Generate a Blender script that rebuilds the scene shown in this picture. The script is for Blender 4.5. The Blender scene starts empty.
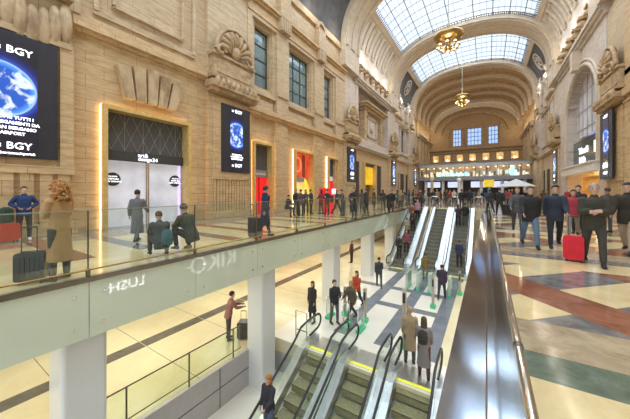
import bpy, math, random
from mathutils import Vector, Matrix
random.seed(7)
R = math.radians
SC = bpy.context.scene
COL = SC.collection

# ------------------------------------------------------------------ camera
EYE = 1.65
YAW = math.atan((487.0 - 315.0) / 270.0)
cam = bpy.data.cameras.new('camera'); cam.sensor_width = 36; cam.lens = 270.0 / 630 * 36
cam.shift_y = -18.5 / 630; cam.clip_start = 0.05; cam.clip_end = 400
co = bpy.data.objects.new('camera', cam); COL.objects.link(co)
co.location = (0, 0, EYE); co.rotation_euler = (R(90), 0, YAW)
SC.camera = co

# ------------------------------------------------------------------ world, light, exposure
w = bpy.data.worlds.new('sky'); SC.world = w; w.use_nodes = True
bg = w.node_tree.nodes['Background']; bg.inputs[0].default_value = (0.80, 0.89, 1.0, 1); bg.inputs[1].default_value = 1.25
SC.view_settings.view_transform = 'Standard'; SC.view_settings.look = 'None'
SC.view_settings.gamma = 1; SC.view_settings.use_curve_mapping = False
SC.view_settings.exposure = 0.30
K = 1.15                      # hall architecture is written in metres / K, scaled about the eye point
def kk(x, y, z): return (x * K, y * K, EYE + (z - EYE) * K)
FZ = EYE - EYE / K            # the floor level in those units

def area(loc, rot, sx, sy, power, color):
    l = bpy.data.lights.new('area_lamp', 'AREA'); l.shape = 'RECTANGLE'; l.size = sx; l.size_y = sy
    l.energy = power; l.color = color
    o = bpy.data.objects.new('area_lamp', l); COL.objects.link(o); o.location = loc; o.rotation_euler = rot
    return o
def point(loc, power, color, r=0.12):
    l = bpy.data.lights.new('point_lamp', 'POINT'); l.energy = power; l.color = color; l.shadow_soft_size = r
    o = bpy.data.objects.new('point_lamp', l); COL.objects.link(o); o.location = loc
    return o
WARM = (1.0, 0.80, 0.52); COOL = (0.86, 0.93, 1.0)
# daylight above the glazed vault
for y0, y1 in ((-8, 10), (11.5, 23.5), (27, 38.3), (42.3, 51.3)):
    area(kk(-2.7, (y0 + y1) / 2, 24.6), (0, 0, 0), 15 * K, (y1 - y0) * K, 260 * (y1 - y0), COOL)
# ceiling lamps under the balcony, over the lower concourse
for y in (-1, 4.5, 9.5, 14.5, 19.5, 25):
    area((-10.2, y, -1.22), (0, 0, 0), 5.0, 2.2, 95, (1.0, 0.96, 0.84))
for y in (4, 9, 14, 20, 26):
    area((0.9, y, -1.2), (0, 0, 0), 1.6, 3, 45, (1.0, 0.96, 0.85))
area((-4.5, -3.5, -4.4), (R(-35), 0, 0), 4, 2, 160, (1, .97, .88))  # added unseen fill below the camera, brightens the basement; not a ceiling lamp
# cornice lamps along both sides (stand on the upper ledge)
for y in (14, 18, 22, 29, 33, 37, 44, 49):
    for x in (-11.2, 5.8):
        point(kk(x, y, 16.25), 45, (1, .9, .76), 0.15)
for y in (54, 58, 62, 66, 69.5):
    for x in (-10.6, 5.2):
        point(kk(x, y, 14.6), 70, (1.0, 0.76, 0.46), 0.15)

# ------------------------------------------------------------------ materials
MATS = {}
def nt(name):
    m = bpy.data.materials.new(name); m.use_nodes = True
    n = m.node_tree; return m, n, n.nodes['Principled BSDF']
def mat(name, c, rough=0.5, metal=0.0, var=0.06, scale=6.0, emit=0, alpha=None, spec=0.5, coat=0.0):
    if name in MATS: return MATS[name]
    m, n, b = nt(name)
    b.inputs['Roughness'].default_value = rough; b.inputs['Metallic'].default_value = metal
    b.inputs['Specular IOR Level'].default_value = spec
    if coat: b.inputs['Coat Weight'].default_value = coat; b.inputs['Coat Roughness'].default_value = 0.04
    tx = n.nodes.new('ShaderNodeTexNoise'); tx.inputs['Scale'].default_value = scale; tx.inputs['Detail'].default_value = 3
    tc = n.nodes.new('ShaderNodeTexCoord'); n.links.new(tc.outputs['Object'], tx.inputs['Vector'])
    cr = n.nodes.new('ShaderNodeValToRGB')
    cr.color_ramp.elements[0].position = 0.3; cr.color_ramp.elements[1].position = 0.7
    cr.color_ramp.elements[0].color = tuple(max(0, v * (1 - var * 2)) for v in c) + (1,)
    cr.color_ramp.elements[1].color = tuple(min(1, v * (1 + var)) for v in c) + (1,)
    n.links.new(tx.outputs['Fac'], cr.inputs[0]); n.links.new(cr.outputs[0], b.inputs['Base Color'])
    if emit:
        n.links.new(cr.outputs[0], b.inputs['Emission Color']); b.inputs['Emission Strength'].default_value = emit
    MATS[name] = m; return m
def stone(name, c1, c2, c3, joints=True, rough=0.55, bh=0.5, bw=1.3, band=5.5):
    """banded travertine: thin bedding lines, cloudy patches, block joints"""
    m, n, b = nt(name); L = n.links
    tc = n.nodes.new('ShaderNodeTexCoord')
    sp = n.nodes.new('ShaderNodeSeparateXYZ'); L.new(tc.outputs['Object'], sp.inputs[0])
    mp = n.nodes.new('ShaderNodeMapping'); mp.inputs['Scale'].default_value = (1.3, 1.3, band); L.new(tc.outputs['Object'], mp.inputs[0])
    n1 = n.nodes.new('ShaderNodeTexNoise'); n1.inputs['Scale'].default_value = 1.3; n1.inputs['Detail'].default_value = 6; n1.inputs['Roughness'].default_value = .65
    L.new(mp.outputs[0], n1.inputs['Vector'])
    n2 = n.nodes.new('ShaderNodeTexNoise'); n2.inputs['Scale'].default_value = 0.45; n2.inputs['Detail'].default_value = 5
    L.new(tc.outputs['Object'], n2.inputs['Vector'])
    r1 = n.nodes.new('ShaderNodeValToRGB'); r1.color_ramp.elements[0].position = .36; r1.color_ramp.elements[1].position = .60
    r1.color_ramp.elements[0].color = c2 + (1,); r1.color_ramp.elements[1].color = c1 + (1,)
    L.new(n1.outputs['Fac'], r1.inputs[0])
    r2 = n.nodes.new('ShaderNodeValToRGB'); r2.color_ramp.elements[0].position = .4; r2.color_ramp.elements[1].position = .75
    r2.color_ramp.elements[0].color = (0, 0, 0, 1); r2.color_ramp.elements[1].color = (.8, .8, .8, 1)
    L.new(n2.outputs['Fac'], r2.inputs[0])
    mx = n.nodes.new('ShaderNodeMixRGB'); L.new(r2.outputs[0], mx.inputs[0]); L.new(r1.outputs[0], mx.inputs[1]); mx.inputs[2].default_value = c3 + (1,)
    out = mx.outputs[0]
    if joints:
        ad = n.nodes.new('ShaderNodeMath'); ad.operation = 'ADD'; L.new(sp.outputs[0], ad.inputs[0]); L.new(sp.outputs[1], ad.inputs[1])
        cb = n.nodes.new('ShaderNodeCombineXYZ'); L.new(ad.outputs[0], cb.inputs[0]); L.new(sp.outputs[2], cb.inputs[1])
        br = n.nodes.new('ShaderNodeTexBrick'); L.new(cb.outputs[0], br.inputs['Vector'])
        br.inputs['Scale'].default_value = 1; br.inputs['Brick Width'].default_value = bw; br.inputs['Row Height'].default_value = bh
        br.inputs['Mortar Size'].default_value = .012; br.inputs['Mortar Smooth'].default_value = .6
        br.inputs['Color1'].default_value = (1, 1, 1, 1); br.inputs['Color2'].default_value = (.9, .88, .86, 1); br.inputs['Mortar'].default_value = (.48, .40, .31, 1)
        m2 = n.nodes.new('ShaderNodeMixRGB'); m2.blend_type = 'MULTIPLY'; m2.inputs[0].default_value = 1
        L.new(out, m2.inputs[1]); L.new(br.outputs['Color'], m2.inputs[2]); out = m2.outputs[0]
    L.new(out, b.inputs['Base Color']); b.inputs['Roughness'].default_value = rough
    bp = n.nodes.new('ShaderNodeBump'); bp.inputs['Strength'].default_value = .5; bp.inputs['Distance'].default_value = .04
    L.new(n1.outputs['Fac'], bp.inputs['Height']); L.new(bp.outputs[0], b.inputs['Normal'])
    MATS[name] = m; return m
def marble(name, c1, c2, rough=0.12, scale=1.6, vein=.5):
    m, n, b = nt(name); L = n.links
    tc = n.nodes.new('ShaderNodeTexCoord')
    n1 = n.nodes.new('ShaderNodeTexNoise'); n1.inputs['Scale'].default_value = scale; n1.inputs['Detail'].default_value = 8; n1.inputs['Roughness'].default_value = .7; n1.inputs['Distortion'].default_value = vein
    L.new(tc.outputs['Object'], n1.inputs['Vector'])
    r1 = n.nodes.new('ShaderNodeValToRGB'); r1.color_ramp.elements[0].position = .35; r1.color_ramp.elements[1].position = .62
    r1.color_ramp.elements[0].color = c2 + (1,); r1.color_ramp.elements[1].color = c1 + (1,)
    L.new(n1.outputs['Fac'], r1.inputs[0]); L.new(r1.outputs[0], b.inputs['Base Color']); b.inputs['Roughness'].default_value = rough
    MATS[name] = m; return m
def glass(name, tint=(0.9, 0.97, 0.93), clear=0.9, rough=0.02):
    """thin architectural glass: mostly straight-through, fresnel reflections"""
    m, n, b = nt(name); L = n.links; n.nodes.remove(b)
    out = [x for x in n.nodes if x.type == 'OUTPUT_MATERIAL'][0]
    t = n.nodes.new('ShaderNodeBsdfTransparent'); t.inputs[0].default_value = tint + (1,)
    g = n.nodes.new('ShaderNodeBsdfGlossy'); g.inputs['Roughness'].default_value = rough
    d = n.nodes.new('ShaderNodeBsdfDiffuse'); d.inputs[0].default_value = tint + (1,)
    lw = n.nodes.new('ShaderNodeLayerWeight'); pw = n.nodes.new('ShaderNodeMath'); pw.operation = 'POWER'; pw.inputs[1].default_value = 5; lw.inputs[0].default_value = .5
    L.new(lw.outputs['Facing'], pw.inputs[0]); f = n.nodes.new('ShaderNodeMath'); f.operation = 'MULTIPLY_ADD'; f.inputs[1].default_value = .7; f.inputs[2].default_value = .04; L.new(pw.outputs[0], f.inputs[0])
    m1 = n.nodes.new('ShaderNodeMixShader'); m1.inputs[0].default_value = 1 - clear
    L.new(t.outputs[0], m1.inputs[1]); L.new(d.outputs[0], m1.inputs[2])
    m2 = n.nodes.new('ShaderNodeMixShader'); L.new(f.outputs[0], m2.inputs[0]); L.new(m1.outputs[0], m2.inputs[1]); L.new(g.outputs[0], m2.inputs[2])
    L.new(m2.outputs[0], out.inputs[0]); MATS[name] = m; return m

ST_LOW = stone('travertine_golden', (.71, .51, .28), (.52, .345, .17), (.62, .44, .24))
ST_UP = stone('travertine_buff', (.68, .52, .33), (.49, .35, .20), (.59, .45, .28), bh=.8, bw=2.0)
ST_PALE = stone('stone_cream', (.70, .61, .52), (.53, .44, .36), (.62, .54, .48), bh=1.0, bw=2.4, band=3)
ST_RIB = stone('stone_rib', (.66, .55, .42), (.54, .43, .31), (.60, .51, .40), joints=False, band=2)
ST_WHITE = stone('plaster_white', (.82, .77, .70), (.74, .67, .59), (.78, .72, .65), joints=False, band=1.5)
ST_TAN = stone('plaster_tan', (.55, .38, .21), (.42, .28, .14), (.50, .35, .19), joints=False, band=2)
ST_CARVE = stone('carved_travertine', (.58, .42, .24), (.30, .19, .09), (.46, .32, .17), joints=False, band=2.5)
ST_STAIN = stone('stained_travertine', (.62, .46, .27), (.22, .13, .06), (.56, .40, .22), joints=False, band=.6)
M_PANEL = mat('vault_panel_grey', (.12, .118, .12), .8, var=.15, scale=1.2)
M_MURAL = stone('faded_mural', (.45, .36, .36), (.25, .22, .25), (.50, .40, .34), joints=False, band=1.2)
M_CREAM = marble('marble_cream', (.80, .64, .36), (.66, .50, .25))
M_BEIGE = marble('marble_beige', (.50, .39, .25), (.30, .22, .13), scale=3, vein=1)
M_RED = marble('marble_red', (.36, .145, .085), (.22, .08, .045), scale=2.5)
M_GREY = marble('marble_grey', (.25, .23, .215), (.13, .12, .115), scale=3)
M_GREEN = marble('marble_green', (.16, .20, .145), (.08, .11, .08), scale=3)
M_BLUEG = marble('stone_slate', (.20, .22, .25), (.14, .155, .18), rough=.25)
M_YFLOOR = marble('lower_floor_cream', (.78, .70, .47), (.69, .60, .38), rough=.2, scale=.6)
M_WHFLOOR = marble('lower_floor_pale', (.84, .80, .70), (.76, .71, .60), rough=.2, scale=.6)
M_DKSTRIPE = marble('lower_floor_dark', (.16, .145, .12), (.10, .09, .075), rough=.25)
M_STEEL = mat('brushed_steel', (.44, .50, .60), .11, 1, var=.05, scale=2)
M_CHROME = mat('chrome', (.80, .80, .80), .10, 1, var=.02)
M_DSTEEL = mat('dark_steel', (.20, .17, .14), .3, .8)
M_BRASS = mat('brass', (.50, .33, .13), .3, 1, var=.15)
M_GOLDF = mat('gold_frame', (.72, .50, .18), .4, .15, var=.1)
M_LED = mat('led_warm', (1, .66, .30), .5, emit=4, var=.01)
M_BULB = mat('bulb_warm', (1, .82, .50), .5, emit=2.4, var=.01)
M_GLASS = glass('clear_glass', (.93, .97, .94), .985)
M_SKYP = glass('skylight_glass', (.97, .99, 1.0), .93)
M_WIN = glass('window_glass', (.60, .70, .74), .80)
M_FROST = mat('frosted_glass_green', (.70, .76, .60), .35, 0, var=.03, scale=.8, coat=1.0)
M_WHITEP = mat('white_paint', (.80, .80, .76), .5, 0, var=.02)
M_COLM = mat('column_enamel', (.78, .78, .76), .25, 0, var=.02, scale=.7)
M_CLAD = mat('grey_cladding', (.50, .47, .46), .4, 0, var=.03)
M_BLACK = mat('black_rubber', (.02, .02, .022), .35, 0)
M_DARK = mat('dark_grey', (.055, .052, .05), .5, 0)
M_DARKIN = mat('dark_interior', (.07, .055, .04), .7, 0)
M_BAR = mat('glazing_bar', (.13, .17, .24), .5, .3)
M_YEL = mat('comb_yellow', (.80, .80, .06), .5, 0, emit=.25)
M_TREAD = mat('step_metal', (.30, .285, .15), .5, 0, var=.15, scale=12)
M_TREADG = mat('step_metal_grey', (.25, .23, .18), .5, 0, var=.15, scale=12)
M_SKIN = mat('skin', (.62, .38, .27), .5, 0, var=.05)
M_WHITE_E = mat('lit_white', (.9, .93, 1), .5, emit=1.6, var=.01)
M_GREENL = mat('green_light', (.06, .50, .24), .5, emit=.12)
def cloth(c, name=None):
    return mat(name or 'fabric_%02d_%02d_%02d' % tuple(int(v * 99) for v in c), c, .85, 0, var=.07, scale=9)

# ------------------------------------------------------------------ mesh helpers
class MB:
    def __init__(s): s.v = []; s.f = []; s.m = []; s.sm = []
    def add(s, vs, fs, mi=0, smooth=False):
        o = len(s.v); s.v += [tuple(p) for p in vs]
        for f in fs: s.f.append([o + i for i in f]); s.m.append(mi); s.sm.append(smooth)
    def box(s, x0, x1, y0, y1, z0, z1, mi=0):
        v = [(x, y, z) for z in (z0, z1) for y in (y0, y1) for x in (x0, x1)]
        s.add(v, [(0, 2, 3, 1), (4, 5, 7, 6), (0, 1, 5, 4), (2, 6, 7, 3), (0, 4, 6, 2), (1, 3, 7, 5)], mi)
    def prism(s, poly, axis, a, b, mi=0, smooth=False):
        """poly of 2D points, extruded along axis 0/1/2 from a to b"""
        def P(p, h):
            return (h, p[0], p[1]) if axis == 0 else (p[0], h, p[1]) if axis == 1 else (p[0], p[1], h)
        n = len(poly); vs = [P(p, a) for p in poly] + [P(p, b) for p in poly]
        s.add(vs, [list(range(n)), list(range(2 * n - 1, n - 1, -1))], mi)
        s.add(vs, [(i, (i + 1) % n, n + (i + 1) % n, n + i) for i in range(n)], mi, smooth)
    def loft(s, rings, mi=0, cap=True, smooth=True, closed=True):
        n = len(rings[0]); vs = [p for r in rings for p in r]; fs = []
        for k in range(len(rings) - 1):
            for i in range(n if closed else n - 1):
                j = (i + 1) % n; fs.append((k * n + i, k * n + j, (k + 1) * n + j, (k + 1) * n + i))
        s.add(vs, fs, mi, smooth)
        if cap and closed:
            s.add(rings[0], [list(range(n))[::-1]], mi); s.add(rings[-1], [list(range(n))], mi)
    def tube(s, path, r, n=8, mi=0, smooth=True):
        P = [Vector(p) for p in path]; rs = r if isinstance(r, (list, tuple)) else [r] * len(P); rings = []
        up = None
        for i, p in enumerate(P):
            d = (P[min(i + 1, len(P) - 1)] - P[max(i - 1, 0)]).normalized()
            if up is None: up = Vector((0, 0, 1)) if abs(d.z) < .9 else Vector((1, 0, 0))
            a = d.cross(up).normalized(); b = a.cross(d).normalized(); up = b
            rings.append([p + (a * math.cos(2 * math.pi * k / n) + b * math.sin(2 * math.pi * k / n)) * rs[i] for k in range(n)])
        s.loft(rings, mi, smooth=smooth)
    def lathe(s, prof, c=(0, 0, 0), n=20, mi=0, sy=1.0):
        rings = [[(c[0] + r * math.cos(2 * math.pi * k / n), c[1] + sy * r * math.sin(2 * math.pi * k / n), c[2] + z) for k in range(n)] for r, z in prof]
        s.loft(rings, mi)
    def ball(s, c, r, mi=0, n=10, sc=(1, 1, 1)):
        pr = [(math.sin(math.pi * i / 7) * r, -math.cos(math.pi * i / 7) * r) for i in range(8)]
        rings = [[(c[0] + sc[0] * max(q, 1e-4) * math.cos(2 * math.pi * k / n), c[1] + sc[1] * max(q, 1e-4) * math.sin(2 * math.pi * k / n), c[2] + sc[2] * z) for k in range(n)] for q, z in pr]
        s.loft(rings, mi)
    def data(s, name, mats, arch=False):
        me = bpy.data.meshes.new(name)
        vs = [kk(*p) for p in s.v] if arch else s.v
        me.from_pydata([tuple(p) for p in vs], [], s.f)
        for m in (mats if isinstance(mats, (list, tuple)) else [mats]): me.materials.append(m)
        me.polygons.foreach_set('material_index', s.m); me.polygons.foreach_set('use_smooth', s.sm)
        me.update(); 
        import bmesh
        b = bmesh.new(); b.from_mesh(me); bmesh.ops.recalc_face_normals(b, faces=b.faces); b.to_mesh(me); b.free()
        return me
    def build(s, name, mats, parent=None, arch=False, kind=None):
        o = bpy.data.objects.new(name, s.data(name, mats, arch)); COL.objects.link(o)
        if parent: o.parent = parent
        if kind: o['kind'] = kind
        return o
def tag(o, label, cat, group=None, kind=None):
    o['label'] = label; o['category'] = cat
    if group: o['group'] = group
    if kind: o['kind'] = kind
    return o
def empty(name, loc=(0, 0, 0), rz=0.0):
    o = bpy.data.objects.new(name, None); COL.objects.link(o); o.location = loc; o.rotation_euler = (0, 0, rz); o.empty_display_size = .2
    return o
def copy_tree(o, parent=None):
    c = o.copy(); COL.objects.link(c)
    if parent: c.parent = parent
    for ch in list(o.children): copy_tree(ch, c)
    return c
def struct(mb, name, mats, arch=True, parent=None):
    return mb.build(name, mats, parent, arch, None if parent else 'structure')
def text(body, name, m, parent, origin, ux, uz, size, mirror=False, ext=0.004, arch=False, align='CENTER', bold=0.0):
    """lettering: origin = baseline anchor, ux = reading direction, uz = up"""
    cu = bpy.data.curves.new(name, 'FONT'); cu.body = body; cu.size = size; cu.align_x = align; cu.extrude = ext; cu.resolution_u = 2
    cu.offset = bold
    t = bpy.data.objects.new(name, cu); COL.objects.link(t)
    dg = bpy.context.evaluated_depsgraph_get(); me = bpy.data.meshes.new_from_object(t.evaluated_get(dg))
    bpy.data.objects.remove(t)
    ux = Vector(ux).normalized(); uz = Vector(uz).normalized(); un = ux.cross(uz); o = Vector(origin)
    for v in me.vertices:
        p = o + ux * v.co.x + uz * v.co.y + un * v.co.z
        v.co = Vector(kk(*p)) if arch else p
    me.materials.clear(); me.materials.append(m)
    ob = bpy.data.objects.new(name, me); COL.objects.link(ob)
    if parent: ob.parent = parent
    return ob
CX = -2.7; HW = 9.3
def mx(side, x): return x if side < 0 else 2 * CX - x     # left-hand coordinate to its mirror on the right
def mbox(mb, side, x0, x1, y0, y1, z0, z1, mi=0):
    a, b = mx(side, x0), mx(side, x1); mb.box(min(a, b), max(a, b), y0, y1, z0, z1, mi)

def grid_wall(mb, side, x0, x1, y0, y1, z0, z1, holes, mi=0):
    ys = sorted({y0, y1} | {h[0] for h in holes} | {h[1] for h in holes}); zs = sorted({z0, z1} | {h[2] for h in holes} | {h[3] for h in holes})
    ys = [y for y in ys if y0 <= y <= y1]; zs = [z for z in zs if z0 <= z <= z1]
    for a, b in zip(ys, ys[1:]):
        run = None
        for c, d in zip(zs, zs[1:]):
            my, mz = (a + b) / 2, (c + d) / 2
            solid = not any(h[0] < my < h[1] and h[2] < mz < h[3] for h in holes)
            if solid: run = (run[0], d) if run else (c, d)
            if (not solid or d == zs[-1]) and run:
                mbox(mb, side, x0, x1, a, b, run[0], run[1], mi); run = None

# ================================================================== FLOORS
def clip(poly, a, b, c, keep):
    out = []
    for i in range(len(poly)):
        p, q = poly[i], poly[(i + 1) % len(poly)]
        dp = a * p[0] + b * p[1] - c; dq = a * q[0] + b * q[1] - c
        if keep < 0: dp, dq = -dp, -dq
        if dp >= -1e-9: out.append(p)
        if (dp > 1e-9 and dq < -1e-9) or (dp < -1e-9 and dq > 1e-9):
            t = dp / (dp - dq); out.append((p[0] + (q[0] - p[0]) * t, p[1] + (q[1] - p[1]) * t))
    return out
def partition(poly, lines):
    ps = [poly]
    for a, b, c in lines:
        nx = []
        for p in ps:
            for k in (1, -1):
                q = clip(p, a, b, c, k)
                if len(q) > 2:
                    ar = abs(sum(q[i][0] * q[(i + 1) % len(q)][1] - q[(i + 1) % len(q)][0] * q[i][1] for i in range(len(q)))) / 2
                    if ar > 1e-5: nx.append(q)
        ps = nx
    return ps
FM = [M_CREAM, M_BEIGE, M_RED, M_GREY, M_GREEN]
def pattern_floor(mb, x0, x1, y0, y1, warm=False):
    P = 5.5
    k0 = int(math.floor((y0 - 3.06) / P)) - 1
    k = k0
    while 3.06 + k * P < y1:
        b = 3.06 + k * P
        # green band, cream and beige bands, then a diagonal lattice
        segs = [(b, b + .49, 'g'), (b + .49, b + 1.33, 'b'), (b + 1.33, b + 4.6, 'd'), (b + 4.6, b + P, 'c')]
        for s0, s1, t in segs:
            s0c, s1c = max(s0, y0), min(s1, y1)
            if s1c <= s0c: continue
            rect = [(x0, s0c), (x1, s0c), (x1, s1c), (x0, s1c)]
            if t != 'd':
                mb.add([(p[0], p[1], 0) for p in rect], [(0, 1, 2, 3)], {'g': 4 if k % 2 == 0 else 3, 'c': 0, 'b': 1}[t]); continue
            lines = []
            PU, PV = 3.4, 2.04
            umin, umax = x0 + s0c, x1 + s1c; vmin, vmax = s0c - x1, s1c - x0
            i = math.floor((umin - 5.86) / PU)
            while 5.86 + i * PU < umax:
                lines += [(1, 1, 5.86 + i * PU), (1, 1, 6.99 + i * PU)]; i += 1
            i = math.floor((vmin - 3.93) / PV)
            while 3.93 + i * PV < vmax:
                lines += [(-1, 1, 3.93 + i * PV), (-1, 1, 4.97 + i * PV)]; i += 1
            for q in partition(rect, lines):
                cx = sum(p[0] for p in q) / len(q); cy = sum(p[1] for p in q) / len(q)
                u = (cx + cy - 5.86) % PU; v = (cy - cx - 3.93) % PV
                red = u < 1.13; cr = v < 1.04
                row = math.floor((cy - cx - 3.93) / PV)
                m = 2 if red else 0 if cr else 3
                mb.add([(p[0], p[1], 0) for p in q], [list(range(len(q)))], m)
        k += 1
# right side of the hall
f = MB(); f.box(.22, 14, -7, 30, -.9, -.004, 1); pattern_floor(f, .22, 14, -7, 30); f.build('floor', FM, kind='structure')
f = MB(); f.box(-15, -6.32, -7, 30, -.45, -.004, 1)
def left_floor(mb):
    # broad cream field, cross stripes, dark threshold in front of the shop fronts
    y = -7.0; i = 0
    pat = [(1.9, 0), (.55, 3), (1.2, 0), (.5, 2), (1.0, 0), (.45, 3)]
    while y < 30:
        h, m = pat[i % 6]; y1 = min(30, y + h)
        for (xa, xb, mm) in ((-15, -13.2, 3), (-13.2, -11.4, m if m else 1), (-11.4, -8.2, 0 if i % 6 in (0, 2) else m), (-8.2, -7.2, 0 if y < 4.3 else (2 if (i % 2) else 0)), (-7.2, -6.32, 0)):
            mb.add([(xa, y, 0), (xb, y, 0), (xb, y1, 0), (xa, y1, 0)], [(0, 1, 2, 3)], mm)
        y = y1; i += 1
left_floor(f); f.build('floor', FM, kind='structure')
f = MB(); f.box(-15, 14, 30, 86, -.9, -.004, 1); pattern_floor(f, -15, 14, 30, 86); 
f.box(-6.32, .22, 27.9, 30, -.9, 0, 0); f.build('floor', FM, kind='structure')
# lower concourse
f = MB()
f.box(-15, -7.2, -7, 8.0, -4.5, -4.004, 0); f.box(-15, 6, 8.0, 34, -4.5, -4.004, 0); f.box(-.95, 6, -7, 8, -4.5, -4.004, 0)
def quad(mb, x0, x1, y0, y1, z, m): mb.add([(x0, y0, z), (x1, y0, z), (x1, y1, z), (x0, y1, z)], [(0, 1, 2, 3)], m)
xs = [-15, -11.0, -10.45, -7.2]; 
for a, b, m in ((-15, -11.0, 0), (-11.0, -10.45, 1), (-10.45, -7.2, 0)):
    y = -7.0
    while y < 34:
        quad(f, a, b, y, min(34, y + 2.38), -4, m)
        if y + 2.4 < 34 and m == 0: quad(f, a, b, y + 2.38, y + 2.4, -4, 1)
        y += 2.4
# dark slate grid on pale slabs in the middle of the lower floor
bx = [(-7.2, -5.25, 2), (-5.25, -4.68, 3), (-4.68, -3.56, 2), (-3.56, -3.0, 3), (-3.0, -1.95, 2), (-1.95, -1.4, 3), (-1.4, 6, 4)]
by = [(8.0, 9.6, 'e'), (9.6, 13.05, 'p'), (13.05, 13.55, 's'), (13.55, 15.5, 'p'), (15.5, 16.0, 's'), (16.0, 19.4, 'p'), (19.4, 34, 'q')]
for a, b, m in bx:
    for c, d, t in by:
        mm = m
        if t == 's' and m != 4: mm = 3
        if t == 'e': mm = 2
        if t == 'q': mm = 4 if m == 4 else 2
        quad(f, a, b, c, d, -4, mm)
quad(f, -.95, 6, -7, 8, -4, 4)
f.build('floor', [M_YFLOOR, M_DKSTRIPE, M_WHFLOOR, M_BLUEG, M_YFLOOR], kind='structure')
f = MB(); f.box(-9, 2, -9, 9, -8.3, -8, 0); f.build('floor', M_WHFLOOR, kind='structure')
# basement side walls and slab edges, lower concourse walls and ceiling
f = MB(); f.box(-7.4, -7.2, -7, 8.0, -8, -4.5, 0)
for y in (-4, -1.6, .8, 3.2, 5.6): f.box(-7.15, -7.14, y, y + .02, -5.3, -4.0, 1)
f.box(-7.3, -7.15, -7, 8.0, -5.3, -3.98, 0); f.box(-7.15, -7.14, -7, 8.0, -4.62, -4.6, 1)
f.box(-7.15, -5.75, -7, 8.0, -5.5, -5.25, 2)
f.build('wall_lower_left', [M_CLAD, M_DARK, M_WHFLOOR], kind='structure')
f = MB(); f.box(-.95, -.75, -7, 8.0, -8, -4.0); f.build('wall_lower_right', M_CLAD, kind='structure')
f = MB(); f.box(-7.4, -.75, 8.0, 8.2, -8, -4.5); f.build('wall_lower_back', M_CLAD, kind='structure')
f = MB(); f.box(-15.2, -15, -7, 34, -4, -.45); f.build('wall_concourse_left', mat('concourse_wall', (.80, .76, .58), .5), kind='structure')
f = MB(); f.box(-15, 6, 34, 34.3, -4, -.9); f.build('wall_concourse_back', MATS['concourse_wall'], kind='structure')
f = MB(); f.box(-15, -6.45, -7, 34, -1.12, -1.0); f.build('ceiling', M_WHITEP, kind='structure')
# lit panels on the concourse wall
for i, (y0, y1, c) in enumerate(((17.5, 20.2, (.75, .12, .06)), (22, 26, (.85, .35, .10)), (27.5, 30, (.6, .1, .08)))):
    b = MB(); b.box(-14.98, -14.86, y0, y1, -3.6, -1.5)
    tag(b.build('poster', mat('poster_%d' % i, c, .5, emit=.35, var=.3, scale=2)), ['red poster panel under the balcony, first past the second white column', 'orange poster panel under the balcony, between two red ones', 'far red poster panel under the balcony'][i], 'poster')
# shop front on the lower level beneath the hall; its lit signs mirror in the balcony glass
f = MB(); f.box(1.2, 1.4, -7, 26, -4, -.9); f.build('wall_concourse_right', MATS['concourse_wall'], kind='structure')
for txt, y, sz in (('LUSH', 5.75, .62), ('KIKO', 10.4, 1.4)):
    e = empty('shop_sign', (1.15, y, -2.75 if sz < 1 else -3.0)); tag(e, 'lit %s shop sign under the right side of the hall, mirrored in the balcony glass' % txt, 'sign')
    b = MB(); b.box(0, .05, -1.6 * sz, 1.6 * sz, -.3, sz); b.build('sign_board', M_DARK, e)
    t = text(txt, 'sign_lettering', mat('sign_white_%s' % txt.lower(), (1, 1, 1), .5, emit=14 if txt == 'LUSH' else 3.5, var=0), e, (-.02, 0, .0), (0, -1, 0), (0, 0, 1), sz)

# steel parapet on the near side of the void
b = MB()
def sect(pts, y0, y1, mi=0): b.prism(pts, 1, y0, y1, mi)
pr = empty('steel_parapet', (0, -3, 0)); tag(pr, 'long polished steel parapet edging the void beside the marble floor', 'parapet')
b.prism([(-.010, .0), (-.325, -.05), (-.325, -.08), (-.010, -.03)], 1, 0, 31)
b.build('ledge', M_STEEL, pr)
b = MB(); b.box(-.322, -.30, 0, 31, -.95, -.08); b.build('face_panel', M_STEEL, pr)
b = MB(); b.box(.0, .185, 0, 31, -.05, .0); b.build('top_plate', M_STEEL, pr)
b = MB(); b.tube([(-.003, y, .006) for y in (0, 31)], .007); b.build('seam', M_DSTEEL, pr)
b = MB(); b.box(.185, .235, 0, 31, -.05, .012); b.build('base_channel', M_DSTEEL, pr)
pr.location = (0, -3, 0)
hr = empty('handrail', (.127, -3, 0)); tag(hr, 'round steel handrail along the right edge of the void', 'handrail')
b = MB(); b.tube([(0, 0, .9), (0, 31, .9)], .019, 12); b.build('rail', M_CHROME, hr)
for i in range(1, 16):
    b = MB(); y = i * 2.0 + .62
    b.tube([(0, y - .02, .9), (0, y + .02, .9)], .022, 12); b.build('rail_joint', M_DSTEEL, hr)
b = MB(); b.box(-.004, .004, .1, 31, .0, .885); b.build('glass_panel', M_GLASS, hr)

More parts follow.
